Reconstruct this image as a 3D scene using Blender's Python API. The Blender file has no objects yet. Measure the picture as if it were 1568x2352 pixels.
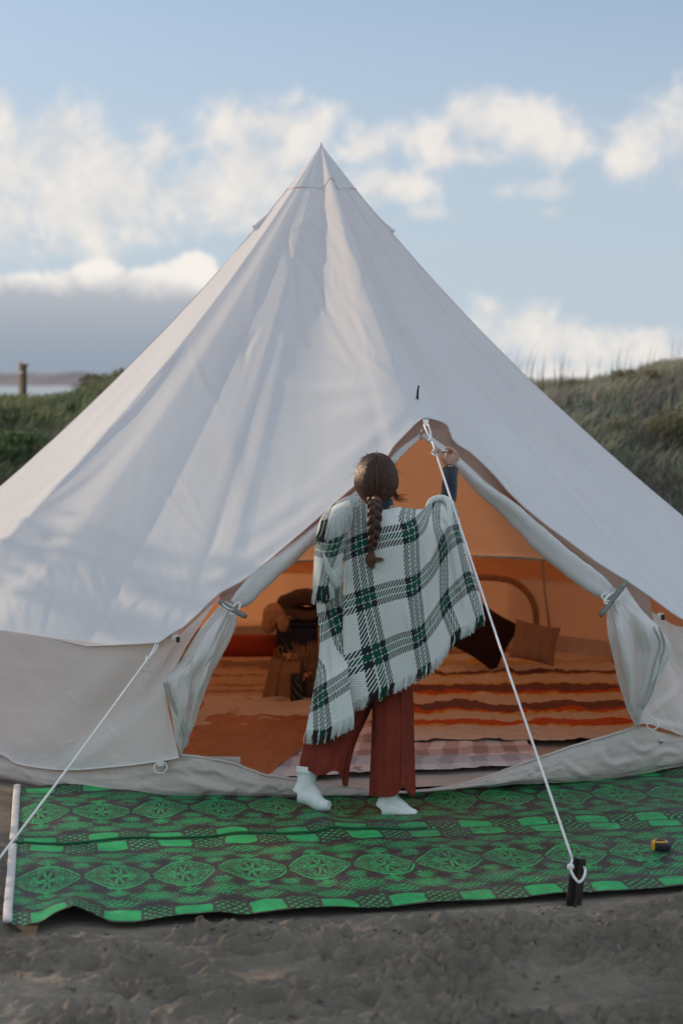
import bpy, bmesh, math, random
import numpy as np
from mathutils import Vector
random.seed(7); RNG = np.random.default_rng(7)
scene = bpy.context.scene
R_ = math.radians

# ---------------------------------------------------------------- camera
F = 4573.0; TH = R_(3.728); CAMZ = 1.95
cam_d = bpy.data.cameras.new('camera'); cam = bpy.data.objects.new('camera', cam_d)
scene.collection.objects.link(cam); scene.camera = cam
cam.location = (0, 0, CAMZ); cam.rotation_euler = (math.pi/2 - TH, 0, 0)
cam_d.sensor_fit = 'VERTICAL'; cam_d.sensor_height = 36; cam_d.sensor_width = 24; cam_d.lens = 70
cam_d.clip_end = 20000
cam_d.dof.use_dof = True; cam_d.dof.focus_distance = 8.95; cam_d.dof.aperture_fstop = 2.3

# ---------------------------------------------------------------- light
SUN_EL = 15.0; SUN_AZ = -50.0      # degrees, azimuth from +Y clockwise (negative = left)
sdir = Vector((math.sin(R_(SUN_AZ))*math.cos(R_(SUN_EL)), math.cos(R_(SUN_AZ))*math.cos(R_(SUN_EL)), math.sin(R_(SUN_EL))))
sun_d = bpy.data.lights.new('sun', 'SUN'); sun = bpy.data.objects.new('sun', sun_d)
scene.collection.objects.link(sun)
sun_d.energy = 2.4; sun_d.angle = R_(0.6); sun_d.color = (.88, 0.62, 0.42)
sun.rotation_euler = sdir.to_track_quat('Z', 'Y').to_euler()
scene.view_settings.view_transform = 'Standard'; scene.view_settings.look = 'None'
scene.view_settings.exposure = 0.6; scene.view_settings.gamma = 1.0
scene.view_settings.use_curve_mapping = False
scene.cycles.max_bounces = 8; scene.cycles.diffuse_bounces = 5; scene.cycles.transmission_bounces = 6
scene.cycles.transparent_max_bounces = 8

# ---------------------------------------------------------------- node helper
class X:
    """a socket with arithmetic"""
    def __init__(s, nt, sock): s.nt = nt; s.s = sock
    def _op(s, op, *a):
        n = s.nt.nodes.new('ShaderNodeMath'); n.operation = op
        for i, v in enumerate((s,)+a):
            if isinstance(v, X): s.nt.links.new(v.s, n.inputs[i])
            else: n.inputs[i].default_value = float(v)
        return X(s.nt, n.outputs[0])
    def __add__(s, o): return s._op('ADD', o)
    def __sub__(s, o): return s._op('SUBTRACT', o)
    def __mul__(s, o): return s._op('MULTIPLY', o)
    def __truediv__(s, o): return s._op('DIVIDE', o)
    __radd__ = __add__; __rmul__ = __mul__
    def lt(s, o): return s._op('LESS_THAN', o)
    def gt(s, o): return s._op('GREATER_THAN', o)
    def mx(s, o): return s._op('MAXIMUM', o)
    def mn(s, o): return s._op('MINIMUM', o)
    def fr(s): return s._op('FRACT')
    def ab(s): return s._op('ABSOLUTE')
    def sin(s): return s._op('SINE')
    def inv(s): return s._op('MULTIPLY', -1.0)._op('ADD', 1.0)
    def step(s, a, b):
        n = s.nt.nodes.new('ShaderNodeMapRange'); n.interpolation_type = 'SMOOTHSTEP'
        s.nt.links.new(s.s, n.inputs[0]); n.inputs[1].default_value = a; n.inputs[2].default_value = b
        n.inputs[3].default_value = 0; n.inputs[4].default_value = 1
        return X(s.nt, n.outputs[0])
def mixc(nt, fac, a, b):
    n = nt.nodes.new('ShaderNodeMix'); n.data_type = 'RGBA'
    ins = [i for i in n.inputs if i.type == 'RGBA']
    f = n.inputs[0]
    if isinstance(fac, X): nt.links.new(fac.s, f)
    else: f.default_value = fac
    for k, v in ((0, a), (1, b)):
        if isinstance(v, (tuple, list)): ins[k].default_value = (*v[:3], 1)
        else: nt.links.new(v, ins[k])
    return [o for o in n.outputs if o.type == 'RGBA'][0]
def noise(nt, vec, scale, detail=4, rough=.55, dist=0):
    n = nt.nodes.new('ShaderNodeTexNoise'); n.inputs['Scale'].default_value = scale
    n.inputs['Detail'].default_value = detail; n.inputs['Roughness'].default_value = rough
    n.inputs['Distortion'].default_value = dist
    if vec is not None: nt.links.new(vec, n.inputs['Vector'])
    return X(nt, n.outputs['Fac'])
def mapping(nt, vec, scale=(1, 1, 1), loc=(0, 0, 0), rot=(0, 0, 0)):
    n = nt.nodes.new('ShaderNodeMapping'); n.inputs['Scale'].default_value = scale
    n.inputs['Location'].default_value = loc; n.inputs['Rotation'].default_value = rot
    nt.links.new(vec, n.inputs['Vector']); return n.outputs[0]
def coord(nt, which='Object'):
    n = nt.nodes.new('ShaderNodeTexCoord'); return n.outputs[which]

def material(name, col, rough=.8, var=.12, vscale=6, bump=None, trans=None, spec=.3, stretch=(1, 1, 1), metal=0, sheen=0, fine=None):
    """principled base with noise tint and bump; trans=(colour, share) adds translucency; bump=(scale, strength, distance)"""
    m = bpy.data.materials.new(name); m.use_nodes = True; nt = m.node_tree
    b = nt.nodes['Principled BSDF']; out = nt.nodes['Material Output']
    co = coord(nt); v = mapping(nt, co, stretch)
    nz = noise(nt, v, vscale, 5, .6)
    dark = tuple(c*(1-var) for c in col[:3]); lite = tuple(min(1, c*(1+var)) for c in col[:3])
    c = mixc(nt, nz.step(.3, .7), dark, lite)
    if fine:
        nz2 = noise(nt, v, fine[0], 3, .6)
        c = mixc(nt, nz2.step(.35, .65)*fine[2], c, fine[1])
    nt.links.new(c, b.inputs['Base Color'])
    b.inputs['Roughness'].default_value = rough; b.inputs['Specular IOR Level'].default_value = spec
    b.inputs['Metallic'].default_value = metal
    if sheen: b.inputs['Sheen Weight'].default_value = sheen
    if bump:
        bn = nt.nodes.new('ShaderNodeBump'); bn.inputs['Strength'].default_value = bump[1]; bn.inputs['Distance'].default_value = bump[2]
        h = noise(nt, v, bump[0], 4, .6); nt.links.new(h.s, bn.inputs['Height']); nt.links.new(bn.outputs[0], b.inputs['Normal'])
    if trans:
        t = nt.nodes.new('ShaderNodeBsdfTranslucent'); t.inputs[0].default_value = (*trans[0], 1)
        mx = nt.nodes.new('ShaderNodeMixShader'); mx.inputs[0].default_value = trans[1]
        nt.links.new(b.outputs[0], mx.inputs[1]); nt.links.new(t.outputs[0], mx.inputs[2]); nt.links.new(mx.outputs[0], out.inputs[0])
    m['bsdf'] = b.name
    return m

# ---------------------------------------------------------------- world
GROW = 1.30
def make_world():
    w = bpy.data.worlds.new('World'); scene.world = w; w.use_nodes = True
    nt = w.node_tree; nt.nodes.clear()
    out = nt.nodes.new('ShaderNodeOutputWorld'); bg = nt.nodes.new('ShaderNodeBackground')
    sky = nt.nodes.new('ShaderNodeTexSky'); sky.sky_type = 'NISHITA'; sky.sun_disc = False
    sky.sun_elevation = R_(SUN_EL); sky.sun_rotation = R_(SUN_AZ)
    sky.air_density = 1.0; sky.dust_density = 1.2; sky.ozone_density = 1.5
    S = SKY_STRENGTH
    d = coord(nt, 'Generated')
    sep = nt.nodes.new('ShaderNodeSeparateXYZ'); nt.links.new(d, sep.inputs[0])
    dx, dy, dz = (X(nt, sep.outputs[i]) for i in range(3))
    az = dx._op('ARCTAN2', dy)*(180/math.pi); el = dz._op('ARCSINE')*(180/math.pi)
    comb = nt.nodes.new('ShaderNodeCombineXYZ'); nt.links.new(az.s, comb.inputs[0]); nt.links.new(el.s, comb.inputs[1])
    base = comb.outputs[0]
    n1 = noise(nt, base, .60, 8, .66, .35); n2 = noise(nt, base, .16, 3, .5)
    n3 = noise(nt, mapping(nt, base, (1, 1, 1), (5, -.45, 0)), .55, 7, .62, .3)
    def blobs(lst, nz, k, lo, hi):
        acc = None
        for (u, v, ru, rv) in lst:
            a = math.degrees(math.atan((u-784)/F)); e = math.degrees(math.atan((1176-v)/F)-TH)
            ra = math.degrees(ru/F)*GROW; re = math.degrees(rv/F)*GROW
            q = (az - a)*(1/ra); r = (el - e)*(1/re)
            m = (q*q + r*r)._op('SQRT').inv()
            acc = m if acc is None else acc._op('SMOOTH_MAX', m, .35)
        return (acc + (nz-.5)*k).step(lo, hi)
    white = [(0,300,60,60),(170,330,90,80),(70,410,140,100),(355,340,60,50),(290,450,130,100),(180,500,200,85),(230,390,110,90),(20,500,90,60),
             (545,290,95,62),(650,290,110,62),(600,370,130,60),(735,280,45,40),(480,450,95,70),(620,430,120,60),(530,500,100,35),
             (845,330,75,45),(880,425,100,42),(980,325,75,52),(1110,280,105,58),(1225,310,110,62),(1290,345,70,45),(1060,360,120,30),
             (1480,330,80,85),(1560,310,80,75),(1430,380,50,35),
             (1170,760,130,60),(1280,790,130,50),(1420,805,130,50),(1540,825,110,42),(1250,870,300,45)]
    faint = [(1240,437,80,28),(1150,440,40,22),(980,490,50,16),(1260,490,30,14),(40,580,140,28),(300,540,120,30)]
    bank = [(225,645,75,38),(325,655,60,34),(450,618,50,32),(395,655,90,40),(50,670,70,32),(-60,660,90,30),(120,760,300,95),(430,720,170,85),(200,830,500,70)]
    mw = blobs(white, n1, 2.6, -.16, .76); mf = blobs(faint, n1, 1.6, .0, .9); mb = blobs(bank, n1, 1.5, -.05, .32)
    # outside the view: extra noise-placed clouds, thickened and coloured to lift ambient light
    away = az.ab().step(11, 16).mx(el.step(21, 28)); low = el.step(-1, 2)
    up = n2.step(.38, .48)*n1.step(.32, .54)*low*away
    skyc = nt.nodes.new('ShaderNodeMix'); skyc.data_type = 'RGBA'; skyc.blend_type = 'MULTIPLY'; skyc.inputs[0].default_value = 1
    ins = [i for i in skyc.inputs if i.type == 'RGBA']; nt.links.new(sky.outputs[0], ins[0]); ins[1].default_value = (*SKY_TINT, 1)
    sk = [o for o in skyc.outputs if o.type == 'RGBA'][0]
    # thin veil of high moisture whitening the lower sky
    veil = el.step(19, 1)*.85+.05
    sk = mixc(nt, veil, sk, tuple(c/S for c in VEIL))
    lit = (n1 - n3)*3.2
    lit = (lit + .5)._op('MINIMUM', 1.0).mx(0)
    cw = mixc(nt, lit, tuple(c/S for c in (.45, .455, .465)), tuple(c/S for c in (.60, .56, .515)))
    h1 = el.step(.5, 3.4)
    cb = mixc(nt, h1, tuple(c/S for c in (.20, .235, .285)), tuple(c/S for c in (.33, .34, .365)))
    top = (el + az*0.02 + (n1-.5)*1.5).step(2.2, 3.1)
    cb = mixc(nt, top, cb, tuple(c/S for c in (.62, .585, .545)))
    c = mixc(nt, (mw*.88), sk, cw); c = mixc(nt, mf*.45, c, cw); c = mixc(nt, up*.92, c, tuple(c_/S for c_ in (.50, .555, .595)))
    c = mixc(nt, (mb*az.step(2, -2.2))*.97, c, cb)
    nt.links.new(c, bg.inputs[0]); bg.inputs[1].default_value = S
    nt.links.new(bg.outputs[0], out.inputs[0])
SKY_STRENGTH = 0.12; SKY_TINT = (.49, .55, .71); VEIL = (.335, .40, .465)
make_world()

# ---------------------------------------------------------------- picture <-> place helpers
RIGHT = np.array([1., 0, 0]); FWD = np.array([0, math.cos(TH), -math.sin(TH)]); UP = np.array([0, math.sin(TH), math.cos(TH)])
CAM = np.array([0, 0, CAMZ])
def ray(u, v):
    u = np.asarray(u, float); v = np.asarray(v, float)
    return FWD + RIGHT*((u-784)/F)[..., None] + UP*((1176-v)/F)[..., None]
def at(u, v, y):
    d = ray(u, v); return CAM + d*(np.asarray(y, float)/d[..., 1])[..., None]
def gz(u, v, z=0.):
    d = ray(u, v); return CAM + d*((np.asarray(z, float)-CAMZ)/d[..., 2])[..., None]
def proj(P):
    q = P - CAM; dep = q@FWD
    return 784 + F*(q@RIGHT)/dep, 1176 - F*(q@UP)/dep

# ---------------------------------------------------------------- numeric noise
_perm = np.random.default_rng(3).permutation(256); _perm = np.concatenate([_perm, _perm])
_g = np.random.default_rng(4).uniform(0, 2*np.pi, 256)
def pn(x, y):
    x = np.asarray(x, float); y = np.asarray(y, float)
    xi = np.floor(x).astype(int); yi = np.floor(y).astype(int); xf = x-xi; yf = y-yi
    fx = xf*xf*xf*(xf*(xf*6-15)+10); fy = yf*yf*yf*(yf*(yf*6-15)+10)
    def gr(ix, iy, dx, dy):
        a = _g[_perm[(_perm[ix & 255]+iy) & 255]]; return np.cos(a)*dx+np.sin(a)*dy
    a = gr(xi, yi, xf, yf); b = gr(xi+1, yi, xf-1, yf); c = gr(xi, yi+1, xf, yf-1); d = gr(xi+1, yi+1, xf-1, yf-1)
    return (a*(1-fx)+b*fx)*(1-fy)+(c*(1-fx)+d*fx)*fy
def fbm(x, y, o=4, g=.5):
    r = 0; a = 1
    for i in range(o): r = r + a*pn(x*2**i+17*i, y*2**i-9*i); a *= g
    return r
def sst(x, a, b):
    t = np.clip((x-a)/(b-a), 0, 1); return t*t*(3-2*t)

# ---------------------------------------------------------------- mesh helpers
BASE = {}
def link(name, me, m, parent, smooth=True):
    o = bpy.data.objects.new(name, me); scene.collection.objects.link(o)
    if m is not None: me.materials.append(m)
    if parent is not None: o.parent = parent; BASE[o.name] = BASE[parent.name]
    else: BASE[o.name] = np.zeros(3)
    if smooth and len(me.polygons): me.polygons.foreach_set('use_smooth', np.ones(len(me.polygons), bool))
    return o
def poly(name, V, faces, m, parent=None, smooth=True):
    V = np.asarray(V, float)
    if parent is not None: V = V - BASE[parent.name]
    me = bpy.data.meshes.new(name); me.from_pydata(V.tolist(), [], [tuple(f) for f in faces]); me.update()
    return link(name, me, m, parent, smooth)
def rawmesh(name, V, quads, m, parent=None, uv=None, col=None, smooth=True):
    """V (n,3), quads (k,4) or (k,3) arrays; uv/col per vertex"""
    V = np.asarray(V, float)
    if parent is not None: V = V - BASE[parent.name]
    k, w = quads.shape
    me = bpy.data.meshes.new(name); me.vertices.add(len(V)); me.vertices.foreach_set('co', V.ravel().astype(np.float32))
    me.loops.add(k*w); me.loops.foreach_set('vertex_index', quads.ravel().astype(np.int32))
    me.polygons.add(k); me.polygons.foreach_set('loop_start', np.arange(0, k*w, w, dtype=np.int32))
    me.polygons.foreach_set('loop_total', np.full(k, w, np.int32))
    me.update(calc_edges=True)
    if uv is not None:
        l = me.uv_layers.new(name='UVMap'); l.data.foreach_set('uv', uv[quads.ravel()].astype(np.float32).ravel())
    if col is not None:
        a = me.color_attributes.new('Col', 'FLOAT_COLOR', 'POINT')
        c4 = np.ones((len(V), 4), np.float32); c4[:, :3] = col; a.data.foreach_set('color', c4.ravel())
    return link(name, me, m, parent, smooth)
def gridq(ny, nx, close=False):
    i = np.arange(ny-1)[:, None]; n = nx if close else nx-1
    j = np.arange(n)[None, :]; j2 = (j+1) % nx
    return np.stack([i*nx+j, i*nx+j2, (i+1)*nx+j2, (i+1)*nx+j], -1).reshape(-1, 4)
def grid(name, P, m, parent=None, uv=None, col=None, close=False, flip=False):
    ny, nx = P.shape[:2]; q = gridq(ny, nx, close)
    if name in ('roof_canopy', 'side_wall', 'apex_cap', 'air_vent'):      # outer face outwards
        flip = np.mean(np.sum(normals(P)*(P-np.array([-.118, 11.75, .8])), -1)) < 0
    if flip: q = q[:, ::-1]
    return rawmesh(name, P.reshape(-1, 3), q, m, parent, None if uv is None else uv.reshape(-1, 2), None if col is None else col.reshape(-1, 3))
def cr(A, n):
    """Catmull-Rom resample of axis 0 to n samples"""
    A = np.asarray(A, float); m = len(A)
    if m == 2: t = np.linspace(0, 1, n).reshape((-1,)+(1,)*(A.ndim-1)); return A[0]*(1-t)+A[1]*t
    B = np.concatenate([2*A[:1]-A[1:2], A, 2*A[-1:]-A[-2:-1]]); s = np.linspace(0, m-1, n); i = np.clip(s.astype(int), 0, m-2); t = (s-i).reshape((-1,)+(1,)*(A.ndim-1))
    p0, p1, p2, p3 = B[i], B[i+1], B[i+2], B[i+3]
    return .5*((2*p1)+(p2-p0)*t+(2*p0-5*p1+4*p2-p3)*t*t+(3*p1-p0-3*p2+p3)*t**3)
def cr2(A, ny, nx): return np.swapaxes(cr(np.swapaxes(cr(A, ny), 0, 1), nx), 0, 1)
def normals(P):
    dy = np.gradient(P, axis=0); dx = np.gradient(P, axis=1); n = np.cross(dx, dy)
    return n/np.maximum(np.linalg.norm(n, axis=-1, keepdims=True), 1e-9)
def tubegeo(path, rad, seg=8, squash=1., up=(0, 0, 1), caps=True):
    path = np.asarray(path, float); n = len(path); rad = np.broadcast_to(np.asarray(rad, float), (n,))
    T = np.gradient(path, axis=0); T /= np.maximum(np.linalg.norm(T, axis=1, keepdims=True), 1e-9)
    a = np.asarray(up, float)
    if abs(a@T[0]) > .95: a = np.array([1., 0, 0]) if abs(T[0][0]) < .9 else np.array([0, 1., 0])
    V = []
    for i in range(n):
        a = a - T[i]*(a@T[i]); a /= np.linalg.norm(a); b = np.cross(T[i], a)
        th = np.arange(seg)*2*np.pi/seg
        V.append(path[i] + rad[i]*(np.cos(th)[:, None]*a*squash + np.sin(th)[:, None]*b))
    V = np.array(V).reshape(-1, 3); Fc = [tuple(q) for q in gridq(n, seg, True)]
    if caps: Fc += [tuple(range(seg))[::-1], tuple((n-1)*seg+k for k in range(seg))]
    return V, Fc
def joined(parts):
    V = []; Fc = []; o = 0
    for v, f in parts: V.append(np.asarray(v)); Fc += [tuple(i+o for i in q) for q in f]; o += len(v)
    return np.concatenate(V), Fc
def tube(name, path, rad, m, parent=None, seg=8, squash=1., up=(0, 0, 1), n=None):
    if n: path = cr(path, n); rad = cr(np.broadcast_to(rad, (len(np.atleast_1d(rad)),)), n) if np.ndim(rad) else rad
    return poly(name, *tubegeo(path, rad, seg, squash, up), m, parent)
def boxgeo(c, s, rz=0, taper=1.):
    c = np.asarray(c, float); V = []
    for z in (-1, 1):
        k = taper if z > 0 else 1
        for x, y in ((-1, -1), (1, -1), (1, 1), (-1, 1)):
            px, py = x*s[0]/2*k, y*s[1]/2*k
            V.append((c[0]+px*math.cos(rz)-py*math.sin(rz), c[1]+px*math.sin(rz)+py*math.cos(rz), c[2]+z*s[2]/2))
    return np.array(V), [(3, 2, 1, 0), (4, 5, 6, 7), (0, 1, 5, 4), (1, 2, 6, 5), (2, 3, 7, 6), (3, 0, 4, 7)]
def bevel(o, w, seg=2):
    b = o.modifiers.new('bevel', 'BEVEL'); b.width = w; b.segments = seg; b.limit_method = 'ANGLE'; return o
def lathe(prof, seg=20, c=(0, 0, 0)):
    th = np.arange(seg)*2*np.pi/seg
    V = np.array([[c[0]+r*math.cos(t), c[1]+r*math.sin(t), c[2]+z] for r, z in prof for t in th]); return V, [tuple(q) for q in gridq(len(prof), seg, True)]
def ellgeo(c, r, nu=16, nv=10):
    th = np.linspace(0, np.pi, nv); V = np.array([[c[0]+r[0]*math.sin(a)*math.cos(b), c[1]+r[1]*math.sin(a)*math.sin(b), c[2]+r[2]*math.cos(a)] for a in np.clip(th, .02, np.pi-.02) for b in np.arange(nu)*2*np.pi/nu])
    f = [tuple(q) for q in gridq(nv, nu, True)] + [tuple(range(nu)), tuple((nv-1)*nu+k for k in range(nu))[::-1]]
    return V, f
def remesh(name, parts, m, parent, voxel=.006, smooth=6):
    V, Fc = joined(parts)
    tmp = poly('tmp', V, Fc, None); md = tmp.modifiers.new('r', 'REMESH'); md.mode = 'VOXEL'; md.voxel_size = voxel
    sm = tmp.modifiers.new('s', 'SMOOTH'); sm.iterations = smooth; sm.factor = .5
    dg = bpy.context.evaluated_depsgraph_get(); ev = tmp.evaluated_get(dg); me = bpy.data.meshes.new_from_object(ev)
    bpy.data.objects.remove(tmp)
    if parent is not None:
        co = np.empty(len(me.vertices)*3, np.float32); me.vertices.foreach_get('co', co)
        co = co.reshape(-1, 3) - BASE[parent.name]; me.vertices.foreach_set('co', co.astype(np.float32).ravel())
    me.materials.clear()
    return link(name, me, m, parent)
def empty(name, loc, label, cat, group=None):
    o = bpy.data.objects.new(name, None); scene.collection.objects.link(o); o.location = loc; o.empty_display_size = .1
    BASE[o.name] = np.asarray(loc, float); tag(o, label, cat, group); return o
def tag(o, label, cat, group=None):
    o['label'] = label; o['category'] = cat
    if group: o['group'] = group
    return o
def kind(o, k): o['kind'] = k; return o

# ---------------------------------------------------------------- materials
M = {}
M['canvas'] = material('tent canvas', (.72, .70, .68), .85, .03, 1.5, (900, .12, .002), ((.92, .46, .17), .30), .15)
M['canvas_wall'] = material('tent wall canvas', (.74, .665, .61), .85, .03, 2, (900, .12, .002), ((.92, .46, .17), .28), .15)
M['flap'] = material('door flap cloth', (.80, .81, .79), .8, .03, 2, (600, .1, .002), ((.85, .72, .6), .2), .2)
M['inner'] = material('shade-toned tent underside', (.45, .36, .31), .85, .05, 2, None, ((.8, .4, .2), .2), .15)  # darker than the canvas: shade under the hem put into the colour
M['groundsheet'] = material('groundsheet vinyl', (.60, .53, .475), .5, .06, 3, (40, .15, .01), None, .4, fine=(14, (.48, .42, .38), .35))
M['webbing'] = material('webbing', (.8, .79, .76), .8, .05, 20)
M['zip'] = material('zip', (.42, .41, .37), .6, .1, 200)
M['rope'] = material('white guy rope', (.82, .82, .80), .7, .05, 60, (500, .3, .002))
M['black'] = material('black steel', (.018, .014, .013), .45, .3, 30, (60, .3, .002), None, .4, fine=(25, (.10, .07, .05), .25))
M['wood'] = material('toggle', (.20, .21, .19), .6, .15, 20, stretch=(1, 1, 8))
M['steel'] = material('galvanised steel', (.55, .55, .54), .35, .05, 30, metal=.9)
M['pole'] = material('painted pole', (.30, .05, .035), .4, .1, 5, spec=.4)
M['skin'] = material('skin', (.56, .33, .25), .55, .08, 30, (120, .15, .002), spec=.35)
M['navy'] = material('navy sweater', (.018, .026, .040), .95, .2, 60, (300, .4, .003), sheen=.3)
M['trousers'] = material('rust trousers', (.185, .034, .021), .9, .15, 8, (300, .2, .002), spec=.12, stretch=(3, 3, .6))
M['sock'] = material('white sock', (.78, .82, .78), .95, .05, 30, (160, .5, .004), sheen=.3, stretch=(2, 2, .4))
M['glass'] = None

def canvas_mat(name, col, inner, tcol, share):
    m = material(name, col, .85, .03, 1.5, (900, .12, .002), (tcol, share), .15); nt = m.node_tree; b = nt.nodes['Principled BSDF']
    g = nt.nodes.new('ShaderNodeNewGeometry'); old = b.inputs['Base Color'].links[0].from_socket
    nt.links.new(mixc(nt, X(nt, g.outputs['Backfacing']), old, inner), b.inputs['Base Color']); return m  # inner face coloured orange: glow of sun through the cloth painted in
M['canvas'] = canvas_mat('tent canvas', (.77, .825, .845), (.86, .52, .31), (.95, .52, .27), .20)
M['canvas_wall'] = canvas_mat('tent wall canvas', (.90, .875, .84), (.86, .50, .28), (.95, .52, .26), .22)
def m_hair():
    m = bpy.data.materials.new('dark brown hair'); m.use_nodes = True; nt = m.node_tree; b = nt.nodes['Principled BSDF']
    v = mapping(nt, coord(nt), (1, 1, .12)); n = noise(nt, v, 260, 3, .7)
    nt.links.new(mixc(nt, n.step(.3, .75), (.022, .012, .009), (.125, .056, .034)), b.inputs['Base Color'])
    b.inputs['Roughness'].default_value = .5; b.inputs['Specular IOR Level'].default_value = .35
    return m
M['hair'] = m_hair()
M['hair_light'] = material('lighter hair ends', (.13, .060, .036), .45, .3, 200, spec=.4, stretch=(1, 1, .2))

def m_plaid():
    m = bpy.data.materials.new('plaid wool'); m.use_nodes = True; nt = m.node_tree; b = nt.nodes['Principled BSDF']
    sep = nt.nodes.new('ShaderNodeSeparateXYZ'); nt.links.new(coord(nt, 'UV'), sep.inputs[0])
    s = X(nt, sep.outputs[0]); t = X(nt, sep.outputs[1])
    ds = ((s+10.5).fr()-.5).ab(); dt = ((t+10.5).fr()-.5).ab()
    def band(d):
        inb = d.lt(.185); gap = d.gt(.056)*d.lt(.074); return inb*gap.inv(), d.lt(.065)
    vd, vg = band(ds); hd, hg = band(dt)
    tw = ((s+t*.72)*17.0).fr().lt(.60)
    both = vd*hd; one = vd.mx(hd)*both.inv()
    dark = both.mx(one*tw)
    green = (vd*vg).mx(hd*hg)
    wool = noise(nt, mapping(nt, coord(nt, 'UV'), (1, 1, 1)), 90, 3, .6)
    white = mixc(nt, wool.step(.3, .7), (.66, .70, .66), (.82, .84, .80))
    dk = mixc(nt, green, (.016, .026, .034), (.010, .085, .050))
    dk = mixc(nt, wool.step(.45, .8)*.35, dk, (.05, .08, .08))
    nt.links.new(mixc(nt, dark, white, dk), b.inputs['Base Color'])
    b.inputs['Roughness'].default_value = .95; b.inputs['Specular IOR Level'].default_value = .1; b.inputs['Sheen Weight'].default_value = .25
    wv = ((s*110.0)._op('SINE')*(t*150.0)._op('SINE')) + wool*1.2
    bn = nt.nodes.new('ShaderNodeBump'); bn.inputs['Strength'].default_value = .5; bn.inputs['Distance'].default_value = .003
    nt.links.new(wv.s, bn.inputs['Height']); nt.links.new(bn.outputs[0], b.inputs['Normal'])
    return m
M['plaid'] = m_plaid()

def m_col(name, rough=.8, spec=.3, bump=None, gain=1.0, var=(60, .15)):
    """base colour from the mesh's own dye colours"""
    m = bpy.data.materials.new(name); m.use_nodes = True; nt = m.node_tree; b = nt.nodes['Principled BSDF']
    a = nt.nodes.new('ShaderNodeVertexColor'); a.layer_name = 'Col'
    n = noise(nt, coord(nt), var[0], 3, .6)
    c = mixc(nt, n.step(.5, .8)*var[1], a.outputs[0], (.05, .05, .05))
    nt.links.new(c, b.inputs['Base Color']); b.inputs['Roughness'].default_value = rough; b.inputs['Specular IOR Level'].default_value = spec
    if bump:
        bn = nt.nodes.new('ShaderNodeBump'); bn.inputs['Strength'].default_value = bump[1]; bn.inputs['Distance'].default_value = bump[2]
        h = noise(nt, coord(nt), bump[0], 3, .6); nt.links.new(h.s, bn.inputs['Height']); nt.links.new(bn.outputs[0], b.inputs['Normal'])
    return m
M['yarn'] = m_col('wool yarn', .95, .1)
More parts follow.
